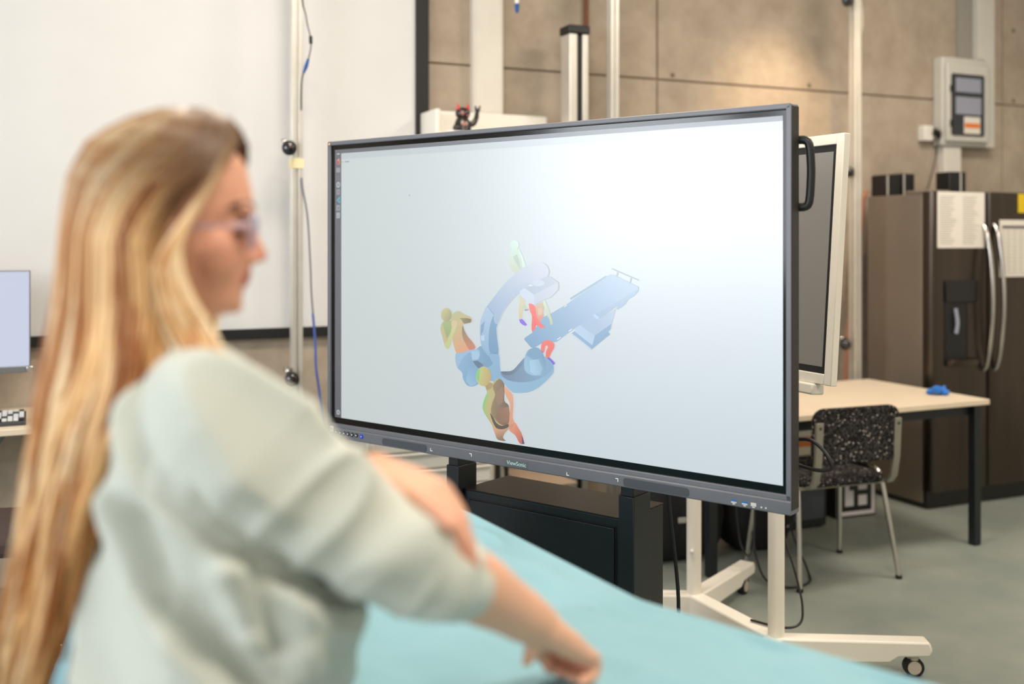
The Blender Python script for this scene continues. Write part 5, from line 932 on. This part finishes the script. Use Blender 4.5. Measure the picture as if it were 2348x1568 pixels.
# ------------------------------------------------------------------ workplace at the left edge
dl = thing('side_desk', 'pale side desk with keyboard and monitor at left edge', 'desk', (-1.52, 4.203, 0), TH)
part(dl, 'desk_top', G['desk_top'], lambda b: b.box(-1.7, 0, 0, .56, .757, .782), .003)
for x, y in ((-.06, .06), (-.06, .48), (-1.6, .06), (-1.6, .48)):
    part(dl, 'leg', G['monitor_grey'], lambda b: b.box(x - .025, x + .025, y - .025, y + .025, 0, .757), .002)
part(dl, 'brace', G['monitor_grey'], lambda b: b.tube([(-.46, .10, .757), (-.56, .12, .63)], [.018, .03], 8))
mo = wthing('monitor', 'monitor with pale lit screen standing on the left desk', 'monitor', -2.585, .25, .782)
part(mo, 'screen', G['monitor_lit'], lambda b: b.box(-.30, .285, -.004, .0, .205, .592))
part(mo, 'housing', G['monitor_grey'], lambda b: b.box(-.305, .29, 0, .035, .18, .597), .004)
part(mo, 'chin', G['monitor_grey'], lambda b: b.box(-.305, .275, -.008, .0, .178, .205), .003)
part(mo, 'chin_tip', G['chrome'], lambda b: b.box(.275, .298, -.009, .0, .182, .203), .003)
part(mo, 'stand', G['monitor_grey'], lambda b: (b.box(-.04, .04, .036, .05, .01, .4), b.prism(rrect(-.13, .13, -.08, .12, .02), 0, .012)), .002)
kb = wthing('keyboard', 'computer keyboard with white and black keys at left desk edge', 'keyboard', -2.53, .50, .782)
part(kb, 'keyboard_base', G['keyboard_base'], lambda b: b.prism([(0, 0), (.15, 0), (.15, .035), (0, .016)], -.22, .22, Matrix(((0,0,1,0),(1,0,0,0),(0,1,0,0),(0,0,0,1)))), .003)
proto = {}
for r_ in range(5):
    for q in range(21):
        kk = 'key_black' if (q * 7 + r_ * 5) % 4 == 0 else 'key_white'
        if kk not in proto:
            b = MB(); b.box(-.0085, .0085, -.012, .012, 0, .009); proto[kk] = b.mesh('key'); proto[kk].materials.append(G[kk])
        o = bpy.data.objects.new('key', proto[kk]); COL.objects.link(o); o.parent = kb
        o.location = (-.203 + q * .0203, .018 + r_ * .0285, .0165 + (.018 + r_ * .0285) * .127)
sw = thing('swivel_stool', 'brown swivel stool with chrome star base behind the long hair', 'stool', (-1.80, 3.62, 0), .2)
part(sw, 'seat', G['seat_brown'], lambda b: b.prism(rrect(-.23, .23, -.23, .23, .08, 6), .47, .535), .02, seg=3)
part(sw, 'gas_spring', G['chrome'], lambda b: (b.cyl((0, 0, .08), (0, 0, .28), .028), b.cyl((0, 0, .28), (0, 0, .47), .016)))
for k in range(5):
    a = 2 * PI * k / 5 + .12
    am = part(sw, 'base_arm', G['chrome'], lambda b: b.tube([(0, 0, .11), (.15 * math.cos(a), .15 * math.sin(a), .10), (.31 * math.cos(a), .31 * math.sin(a), .065)], [.022, .018, .012], 10))
    part(am, 'castor', G['clear_plastic'], lambda b: b.sphere((.31 * math.cos(a), .31 * math.sin(a), .029), (.028, .028, .029), 14, 8))
# ------------------------------------------------------------------ the woman beside the table
def fuse(mb, voxel, it=4, fac=.5):
    """joins overlapping closed shapes into one continuous skin"""
    me = mb.mesh('tmp'); o = bpy.data.objects.new('tmp', me); COL.objects.link(o)
    r = o.modifiers.new('r', 'REMESH'); r.mode = 'VOXEL'; r.voxel_size = voxel; r.use_smooth_shade = True
    if it:
        s = o.modifiers.new('s', 'SMOOTH'); s.iterations = it; s.factor = fac
    dg = bpy.context.evaluated_depsgraph_get()
    out = bpy.data.meshes.new_from_object(o.evaluated_get(dg))
    bpy.data.objects.remove(o); bpy.data.meshes.remove(me)
    return out
PB = Vector((-.38, 1.23, 0))
FV = Vector((math.cos(math.radians(30)), math.sin(math.radians(30)), 0)); RV = Vector((FV.y, -FV.x, 0))
HC = Vector((-.40, 1.25, 1.521))
HM = Matrix.Translation(HC) @ Matrix.Rotation(math.radians(9), 4, 'Z') @ Matrix.Rotation(math.radians(1.5), 4, 'Y')
def limb(mb, pts, rs, seg=20, smooth=5, flat=None):
    mb.tube(pts, rs, seg, True, smooth, None, flat)
    if not flat:
        mb.sphere(pts[0], rs[0] * .985); mb.sphere(pts[-1], rs[-1] * .985)
def lerp(tab, z):
    if z >= tab[0][0]: return tab[0][1:]
    for a, b in zip(tab, tab[1:]):
        if z >= b[0]:
            k = (z - b[0]) / (a[0] - b[0]); return tuple(b[i] + (a[i] - b[i]) * k for i in range(1, len(a)))
    return tab[-1][1:]
TORSO = [(1.405, -.430, 1.268, .058, .062), (1.382, -.428, 1.268, .066, .080), (1.355, -.420, 1.266, .080, .115), (1.325, -.408, 1.264, .098, .155), (1.285, -.390, 1.258, .114, .168),
         (1.225, -.367, 1.250, .128, .168), (1.16, -.352, 1.243, .134, .165), (1.08, -.340, 1.238, .142, .168), (1.0, -.336, 1.236, .147, .172), (.94, -.345, 1.235, .135, .172), (.90, -.352, 1.235, .122, .170), (.86, -.355, 1.235, .122, .170)]
def torso_rings(k, z0, z1, n=24, seg=40):
    rr = []
    for i in range(n + 1):
        z = z0 + (z1 - z0) * i / n; cx, cy, a, b = lerp(TORSO, z)
        c = Vector((cx, cy, z))
        rr.append([c + FV * (a * k * math.cos(2 * PI * j / seg)) + RV * (b * k * math.sin(2 * PI * j / seg)) for j in range(seg)])
    return rr
# ---- body: one continuous skin
HEAD = [(.120, .000, -.030, .012), (.114, .036, -.060, .036), (.098, .066, -.088, .062), (.080, .080, -.098, .070), (.050, .088, -.105, .0745), (.024, .0925, -.106, .0755), (.0, .086, -.105, .074),
        (-.02, .086, -.10, .072), (-.04, .087, -.092, .069), (-.055, .087, -.08, .065), (-.067, .083, -.07, .061), (-.085, .079, -.05, .053), (-.096, .070, -.03, .043), (-.104, .050, .0, .026)]
mb = MB()
rr = []
for i in range(41):
    z = .120 - .224 * i / 40; xf, xb, hw = lerp(HEAD, z); cx, a = (xf + xb) / 2, (xf - xb) / 2; ring = []
    for j in range(48):
        f = 2 * PI * j / 48; c_, s_ = math.cos(f), math.sin(f)
        x = cx + a * math.copysign(abs(c_) ** .92, c_); y = hw * math.copysign(abs(s_) ** .92, s_) * (1 - .10 * max(0, c_))
        for ey in (-.032, .032):
            g = math.exp(-((y - ey) ** 2 / (2 * .015 ** 2) + (z - .004) ** 2 / (2 * .012 ** 2))) if c_ > 0 else 0
            x -= .010 * g
        ring.append((x, y, z))
    rr.append(ring)
mb.rings(rr, True, HM)
def hs(c, r): mb.sphere(c, r, 16, 10, HM)
mb.tube([(.083, 0, .010), (.092, 0, -.010), (.099, 0, -.027), (.098, 0, -.034)], [.0065, .0075, .0090, .0070], 14, True, 4, HM)
hs((.1005, 0, -.029), (.0085, .0085, .008))
for s_ in (-1, 1):
    hs((.089, s_ * .011, -.033), (.011, .0075, .0075)); hs((.0685, s_ * .032, .003), (.0125, .0145, .0115)); hs((.084, s_ * .028, .026), (.008, .020, .007))
    hs((-.005, s_ * .076, -.008), (.017, .008, .030)); hs((.050, s_ * .043, -.030), (.030, .022, .034))
hs((.0845, 0, -.049), (.0065, .021, .0052)); hs((.0825, 0, -.0595), (.0068, .018, .0055)); hs((.0705, 0, -.088), (.0115, .016, .011))
limb(mb, [HM @ Vector((-.02, 0, -.03)), HM @ Vector((-.028, 0, -.09)), Vector((-.440, 1.262, 1.37)), Vector((-.435, 1.265, 1.32))], [.056, .051, .055, .072])
mb.rings(torso_rings(.78, 1.375, .90))
hipc = Vector((-.348, 1.235, .92))
for s_ in (-1, 1):
    h = hipc + RV * (s_ * .085)
    limb(mb, [h + Vector((0, 0, .03)), h + FV * .01 + Vector((0, 0, -.18)), Vector((h.x, h.y, .49)) + FV * .015, Vector((h.x, h.y, .28)) - FV * .01, Vector((h.x, h.y, .085)) - FV * .01], [.088, .080, .053, .050, .034])
    mb.tube([Vector((h.x, h.y, .05)) - FV * .045, Vector((h.x, h.y, .055)), Vector((h.x, h.y, .035)) + FV * .09, Vector((h.x, h.y, .022)) + FV * .15], [.034, .042, .036, .02], 16, True, 4)
RSH, REL, RWR = Vector((-.312, 1.132, 1.318)), Vector((-.082, 1.180, 1.146)), Vector((.038, 1.330, 1.020))
limb(mb, [RSH, (RSH + REL) / 2 + Vector((0, 0, -.012)), REL], [.052, .046, .041])
fdir = (RWR - REL).normalized()
limb(mb, [REL, REL + (RWR - REL) * .3, REL + (RWR - REL) * .7, RWR], [.041, .0415, .033, .0265])
LSH, LEL, LWR = Vector((-.495, 1.415, 1.285)), Vector((-.303, 1.455, 1.158)), Vector((-.163, 1.272, 1.226))
limb(mb, [LSH, (LSH + LEL) / 2, LEL], [.052, .046, .040]); limb(mb, [LEL, LEL + (LWR - LEL) * .35, LWR], [.040, .040, .0265])
def finger(pts, r): limb(mb, [Vector(p) for p in pts], r, 12, 3)
# right hand: loose fist pressed on the drape
K = Vector((.074, 1.372, .977)); hd_ = (K - RWR).normalized(); lat = Vector((-.72, .69, .0)); dn = Vector((0, 0, -1))
for o_, k0 in ((.024, 1), (.008, 1.02), (-.008, .99), (-.023, .93)):
    mb.tube([RWR + lat * o_ * .55, RWR + lat * o_ * .8 + hd_ * .035, K + lat * o_ * 1.1], [.019, .0175, .0135], 12, True, 4)
    b_ = K + lat * o_ * 1.25
    fw = Vector((hd_.x, hd_.y, 0)).normalized()
    p1_ = b_ + fw * .020 * k0 + dn * .012; p2_ = p1_ + fw * -.004 + dn * .0185; p3_ = p2_ - fw * .023 + dn * .0005
    finger([b_, p1_, p2_, p3_], [.0115, .0100, .0092, .0080])
tb = RWR + hd_ * .022 + lat * .020
finger([tb, tb + lat * .020 + hd_ * .022 + dn * .012, tb + lat * .018 + hd_ * .048 + dn * .026, tb + lat * .004 + hd_ * .066 + dn * .031], [.015, .0125, .0105, .0085])
finger([RWR + dn * .010 - hd_ * .01, Vector((.024, 1.325, .990)), Vector((.018, 1.320, .981))], [.016, .010, .007])
# left hand: laid over the right sleeve at the elbow
KL = Vector((-.094, 1.206, 1.214)); ld = (KL - LWR).normalized(); ll = Vector((.45, .86, .06)).normalized()
for o_ in (-.026, -.009, .008, .024):
    mb.tube([LWR + ll * o_ * .6, LWR + ll * o_ * .9 + ld * .05, KL + ll * o_ * 1.1], [.019, .018, .0135], 12, True, 4)
for o_, pts in ((-.026, [(.032, -.010, -.010), (.054, -.014, -.034), (.066, -.012, -.062)]), (-.009, [(.034, -.004, -.016), (.048, -.004, -.046), (.054, -.002, -.074)]), (.008, [(.026, .002, -.024), (.036, .006, -.056), (.038, .008, -.082)]), (.024, [(.018, .004, -.028), (.024, .008, -.054), (.024, .010, -.074)])):
    b_ = KL + ll * o_ * 1.2
    finger([b_] + [b_ + Vector(q) for q in pts], [.0120, .0105, .0097, .0082])
tb = LWR + ld * .030 - ll * .024
finger([tb, tb + Vector((.026, -.036, .002)), tb + Vector((.056, -.070, -.002)), tb + Vector((.084, -.086, -.022))], [.017, .0135, .0115, .0090])
body = fuse(mb, .0036, 3)
ca = body.color_attributes.new('Col', 'FLOAT_COLOR', 'POINT')
HI = HM.inverted(); cols = []
sk = np.array(lin((224, 168, 138))); ckk = np.array(lin((206, 134, 112))); lip = np.array(lin((178, 98, 88))); tip_ = np.array(lin((214, 136, 116))); wht = np.array(lin((226, 180, 152)))
TIPS = [K + dn * .03, KL + Vector((.045, -.04, -.06)), tb + Vector((.07, -.085, -.035))]
for v in body.vertices:
    p = v.co; c = sk.copy()
    q = HI @ p
    if q.length < .16:
        c = sk * .72 + ckk * .28
        g = math.exp(-((abs(q.y) - .048) ** 2 / .0006 + (q.z + .025) ** 2 / .0008 + (q.x - .06) ** 2 / .0012)); c = c + (ckk - c) * g * .4
        if q.x > .078 and abs(q.y) < .022 and -.0645 < q.z < -.045: c = lip
        g = math.exp(-((q.y) ** 2 / .0002 + (q.z + .03) ** 2 / .0002)) if q.x > .09 else 0; c = c + (ckk - c) * g * .7
    else:
        for t_ in TIPS:
            g = math.exp(-(p - t_).length_squared / .0009); c = c + (tip_ - c) * g * .8
        c = c + (wht - c) * .3
    cols += [c[0], c[1], c[2], 1]
ca.data.foreach_set('color', cols)
def pobj(name, me, m, parent):
    me.transform(Matrix.Translation(-PB)); me.materials.clear(); me.materials.append(m)
    me.polygons.foreach_set('use_smooth', [True] * len(me.polygons))
    o = bpy.data.objects.new(name, me); COL.objects.link(o)
    if parent: o.parent = parent
    else: o.location = PB
    return o
person = pobj('person', body, G['skin'], None)
tag(person, 'long-haired blonde woman in a pale sage blouse leaning over the turquoise drape', 'person')
def ppart(name, m, fn, M=None, parent=person):
    b = MB(); fn(b); T_ = Matrix.Translation(-PB) @ (M or Matrix()); b.v = [tuple(T_ @ Vector(v)) for v in b.v]; return b.build(name, m, parent)
# ---- blouse
mb = MB()
mb.rings(torso_rings(1.0, 1.395, .88, 30, 48))
CUFF = REL + (RWR - REL) * .17
def sleeve(pts, rs, inner):
    """tube whose open end turns back inside, so the cuff is hollow"""
    P, R2 = catmull([Vector(p) for p in pts], list(rs), 6)
    e = P[-1]; d = (P[-1] - P[-2]).normalized()
    P2 = P + [e + d * .004, e - d * .004, e - d * .03, e - d * .05]; R3 = R2 + [R2[-1] * .96, R2[-1] * .84, R2[-1] * .8, R2[-1] * .6]
    mb.tube(P2, R3, 28, True); mb.sphere(P[0], R2[0] * .98, 20, 12)
sleeve([RSH + Vector((-.012, .012, .002)), RSH + (REL - RSH) * .33 + Vector((0, 0, -.012)), RSH + (REL - RSH) * .68 + Vector((0, 0, -.016)), REL + Vector((-.004, 0, -.014)), CUFF + Vector((.008, .01, -.004))], [.071, .070, .061, .050, .045], None)
sleeve([LSH, LSH + (LEL - LSH) * .5, LEL, LEL + (LWR - LEL) * .5, LEL + (LWR - LEL) * .80], [.066, .062, .053, .041, .034], None)
# soft puff under the arm and a loose fold at the waist
mb.sphere(RSH + Vector((-.02, .04, -.06)), (.085, .085, .085)); mb.sphere(Vector((-.45, 1.33, 1.29)), (.07, .09, .065))
bl = fuse(mb, .0055, 5)
bl.update()
nrm = [v.normal.copy() for v in bl.vertices]
axis = (REL - RSH).normalized()
FOLDS = [(.020, .013, [(-.430, 1.23), (-.390, 1.145), (-.297, 1.046), (-.26, 1.0)]), (-.020, .016, [(-.385, 1.215), (-.340, 1.140), (-.255, 1.046)]), (.018, .011, [(-.300, 1.165), (-.270, 1.10), (-.235, 1.03)]),
         (-.016, .011, [(-.345, 1.17), (-.315, 1.13)]), (.016, .010, [(-.245, 1.16), (-.225, 1.05)]), (-.016, .010, [(-.270, 1.16), (-.245, 1.09)])]
for v, n_ in zip(bl.vertices, nrm):
    p = v.co; rel = p - RSH; t_ = rel.dot(axis); dist = (rel - axis * t_).length
    arm = max(0, min(1, (t_ - .05) / .08)) * (1 if dist < .11 else 0)
    lt = 1 - abs(noise.noise(Vector((p.x * 7 + p.z * 5.5, p.y * 7 + p.z * 2.0, p.z * 2.2 + 4)))) * 2
    f1 = noise.noise(Vector((p.x * 11 + p.z * 6, p.y * 11, p.z * 4 + 9)))
    l2 = 1 - abs(noise.noise(Vector((p.x * 4.5 + p.z * 4.5, p.y * 4.5 + p.z * 1.5, p.z * 1.4 + 21)))) * 2.2
    tors = .016 * max(0, lt) ** 2 + .034 * max(0, l2) ** 2 - .014 + .007 * f1
    s1 = 1 - abs(noise.noise(Vector((t_ * 13 + dist * 6, p.y * 6 + p.z * 5, 2.5)))) * 2
    slv = .016 * max(0, s1) ** 2 - .003 + .006 * noise.noise(p * 14) - .002
    cuffk = max(0, min(1, (t_ - .26) / .05)) * arm
    slv += cuffk * .006 * math.sin(t_ * 150 + 8 * noise.noise(p * 9))
    slv *= 1 - .6 * cuffk
    if p.y > 1.29 and p.x > -.34: tors *= .25
    fold = 0
    if n_.y < .3 and arm < .9:
        for amp, sg, ln in FOLDS:
            for (x0, z0), (x1, z1) in zip(ln, ln[1:]):
                dx, dz = x1 - x0, z1 - z0; tt = min(1, max(0, ((p.x - x0) * dx + (p.z - z0) * dz) / (dx * dx + dz * dz)))
                d2 = (p.x - x0 - dx * tt) ** 2 + (p.z - z0 - dz * tt) ** 2
                if d2 < sg * sg * 9: fold = max(fold, amp * math.exp(-d2 / (2 * sg * sg)), key=abs) if amp * fold >= 0 else fold + amp * math.exp(-d2 / (2 * sg * sg))
    v.co = p + n_ * ((tors + fold) * (1 - arm) + slv * arm)
blouse = pobj('blouse', bl, G['blouse'], person); blouse['label'] = 'pale sage green blouse with rolled sleeves'
# ---- trousers and shoes
mb = MB()
mb.rings(torso_rings(.90, .97, .86, 6, 32))
for s_ in (-1, 1):
    h = hipc + RV * (s_ * .085)
    mb.tube([h + Vector((0, 0, -.0)), h + FV * .01 + Vector((0, 0, -.18)), Vector((h.x, h.y, .49)) + FV * .012, Vector((h.x, h.y, .10)) - FV * .005], [.100, .093, .075, .072], 24, True, 5)
pobj('trousers', fuse(mb, .009, 4), G['trousers'], person)
for s_ in (-1, 1):
    h = hipc + RV * (s_ * .085); q = Vector((h.x, h.y, 0))
    ppart('shoe', G['shoe'], lambda b: (b.tube([q - FV * .08 + Vector((0, 0, .045)), q + Vector((0, 0, .055)), q + FV * .10 + Vector((0, 0, .04)), q + FV * .165 + Vector((0, 0, .03))], [.036, .046, .044, .028], 18, True, 5), b.prism([tuple((q + FV * a + RV * c)[:2]) for a, c in ((-.115, -.03), (-.10, .035), (.05, .048), (.16, .04), (.19, 0), (.15, -.045), (.05, -.045))][::-1], 0, .022)))
# ---- face details
for s_ in (-1, 1):
    ppart('eyebrow', G['lash'], lambda b: b.tube([(.089, s_ * .012, .0285), (.0875, s_ * .024, .0325), (.078, s_ * .040, .0315), (.068, s_ * .050, .027)], [.0022, .0032, .0028, .0012], 8, True, 4), HM)
    ppart('eyelashes', G['lash'], lambda b: b.tube([(.0805, s_ * .019, -.002), (.0830, s_ * .027, -.0035), (.0805, s_ * .037, -.0035), (.073, s_ * .046, -.001)], [.0015, .0030, .0032, .0018], 8, True, 4), HM)
gl = ppart('glasses', G['glasses_rim'], lambda b: ([b.tube([(.0935 - .0016 * (1 - math.cos(a_)) * 0 - .12 * ((s_ * .032 + .0235 * math.cos(a_)) ** 2) * 4, s_ * .032 + .0235 * math.cos(a_), -.001 + .0205 * math.sin(a_)) for a_ in [2 * PI * k / 24 for k in range(25)]], .0011, 6, False) for s_ in (-1, 1)],
      b.tube([(.0930, -.009, .002), (.0965, 0, .005), (.0930, .009, .002)], .0011, 6, True, 3), [b.tube([(.0920, s_ * .0555, .006), (.080, s_ * .0745, .006), (.03, s_ * .079, .003), (-.01, s_ * .081, -.001)], .0014, 6, True, 4) for s_ in (-1, 1)]), HM)
for s_ in (-1, 1):
    ppart('lens', G['glass_lens'], lambda b: b.sphere((.0908, s_ * .032, -.001), (.0012, .0228, .0198), 20, 10), HM, gl)
wd_ = (LWR - LEL).normalized(); wc = LWR - wd_ * .012
ppart('bracelet', G['bracelet'], lambda b: b.tube([wc - wd_ * .009, wc - wd_ * .006, wc + wd_ * .006, wc + wd_ * .009], [.0275, .0305, .0305, .0275], 24))
# ---- long hair
HT = [(1.664, -.388, 1.25, .030, .003), (1.657, -.390, 1.25, .050, .024), (1.646, -.396, 1.25, .070, .048), (1.622, -.407, 1.25, .093, .072), (1.583, -.4135, 1.25, .1060, .088), (1.545, -.414, 1.25, .110, .096), (1.51, -.411, 1.25, .116, .100),
      (1.47, -.400, 1.25, .131, .102), (1.434, -.392, 1.25, .144, .102), (1.36, -.390, 1.245, .154, .107), (1.285, -.428, 1.24, .124, .102), (1.186, -.456, 1.23, .109, .092), (1.087, -.484, 1.22, .096, .080), (1.0, -.508, 1.215, .090, .064), (.94, -.522, 1.21, .082, .05)]
F0 = [(1.66, 6), (1.63, 12), (1.60, 30), (1.575, 52), (1.545, 66), (1.51, 77), (1.45, 82), (1.38, 84), (1.30, 86), (1.0, 90), (.9, 90)]
def ss(a, b, x): x = min(1, max(0, (x - a) / (b - a))); return x * x * (3 - 2 * x)
def hair_pt(q, side, z, rho):
    cx, cy, A, B = lerp(HT, z); f0 = lerp(F0, z)[0]
    ph = math.radians(f0 + (180 - f0) * q)
    return Vector((cx + A * rho * math.cos(ph), cy - side * B * rho * math.sin(ph), z))
random.seed(11)
vs = []; fs = []; cs = []
def strand(pts, rads, colf, seg=4):
    n = len(pts); o = len(vs)
    for i, p in enumerate(pts):
        t_ = (pts[min(i + 1, n - 1)] - pts[max(0, i - 1)]).normalized()
        a = Vector((t_.z, 0, -t_.x)); a = a.normalized() if a.length > .05 else Vector((1, 0, 0)); b = t_.cross(a)
        for k in range(seg):
            an = 2 * PI * k / seg; vs.append(p + (a * math.cos(an) + b * math.sin(an)) * rads[i]); cs.append(colf(i / (n - 1), p))
    for i in range(n - 1):
        for k in range(seg):
            k2 = (k + 1) % seg; fs.append((o + i * seg + k, o + i * seg + k2, o + (i + 1) * seg + k2, o + (i + 1) * seg + k))
PAL = [np.array(lin(c)) for c in ((246, 208, 156), (236, 188, 128), (218, 162, 102), (188, 124, 66), (250, 222, 180), (158, 92, 40))]
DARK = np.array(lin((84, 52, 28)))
clumps = [(random.random() ** 1.0, random.choice((1, 1, 1, -1)), random.choice(PAL), random.uniform(0, 6.3), random.uniform(.955, 1.10), random.uniform(-.10, .03)) for _ in range(90)]
for i in range(2700):
    qc, side, pal, ph0, zend, cr = random.choice(clumps)
    q0 = min(1, max(0, qc + random.gauss(0, .035))); rho0 = 1 - abs(random.gauss(0, .05)); rho0 = max(.62, rho0)
    ze = zend + random.uniform(-.02, .03); ztop = 1.664 - .002 * random.random()
    if q0 < .05: ze = max(ze, 1.08)
    n = 26; pts = []; rads = []
    w1 = random.uniform(.7, 1.3); ph1 = ph0 + random.gauss(0, .35)
    for k in range(n):
        t_ = k / (n - 1); z = ztop + (ze - ztop) * (t_ ** 1.25)
        kk = ss(1.52, 1.2, z)
        q = q0 + (qc - q0) * .55 * kk + .034 * kk * math.sin(z * 27 + ph1)
        p = hair_pt(min(1, max(0, q)), side, z, rho0 * (1 + cr * ss(1.62, 1.5, z) + .06 * kk * math.sin(z * 23 + ph1 * 2)))
        pts.append(p); rads.append(.0020 * (1 - .75 * max(0, t_ - .55) / .45) * (.6 + .4 * min(1, t_ * 8)))
    jit = 1 + random.gauss(0, .08)
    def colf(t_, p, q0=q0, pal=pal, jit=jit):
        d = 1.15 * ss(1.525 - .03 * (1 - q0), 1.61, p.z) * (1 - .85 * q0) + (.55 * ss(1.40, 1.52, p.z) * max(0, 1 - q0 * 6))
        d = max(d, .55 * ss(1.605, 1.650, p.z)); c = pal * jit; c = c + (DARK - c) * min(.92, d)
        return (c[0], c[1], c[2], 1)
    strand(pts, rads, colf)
# face-framing lock that falls forward over the shoulder
for i in range(170):
    off = random.gauss(0, 1); base = [(-.318, 1.193, 1.617), (-.338, 1.168, 1.563), (-.366, 1.154, 1.513), (-.374, 1.148, 1.478), (-.363, 1.146, 1.437), (-.340, 1.142, 1.400), (-.322, 1.120, 1.372), (-.316, 1.085, 1.352)]
    pts = [Vector(p) + Vector((off * .007 * (.3 + k * .16), random.gauss(0, .002) - .001, off * .003)) for k, p in enumerate(base)]
    pts, _ = catmull(pts, [1] * len(pts), 3)
    pts = pts[:max(10, len(pts) - random.randint(0, 7))]
    pal = random.choice(PAL[:5])
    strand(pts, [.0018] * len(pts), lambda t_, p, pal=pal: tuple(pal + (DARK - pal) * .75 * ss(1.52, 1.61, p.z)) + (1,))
# inner volume
o0 = len(vs); zz = [1.657 - .012 * k for k in range(52)]; nq = 25
for z in zz:
    for j in range(nq):
        sd = -1 + 2 * j / (nq - 1)
        p = hair_pt(1 - abs(sd), 1 if sd > 0 else -1, z, .86 if z > 1.25 else .86 - .5 * (1.25 - z))
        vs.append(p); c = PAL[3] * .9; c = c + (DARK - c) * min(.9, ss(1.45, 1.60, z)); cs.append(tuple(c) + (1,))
for a in range(len(zz) - 1):
    for j in range(nq - 1):
        fs.append((o0 + a * nq + j, o0 + a * nq + j + 1, o0 + (a + 1) * nq + j + 1, o0 + (a + 1) * nq + j))
hm = bpy.data.meshes.new('hair'); hm.from_pydata([tuple(v) for v in vs], [], fs); hm.update()
ca = hm.color_attributes.new('Col', 'FLOAT_COLOR', 'POINT'); ca.data.foreach_set('color', [x for c in cs for x in c])
hair = pobj('hair', hm, G['hair'], person); hair['label'] = 'long wavy blonde hair with darker roots'
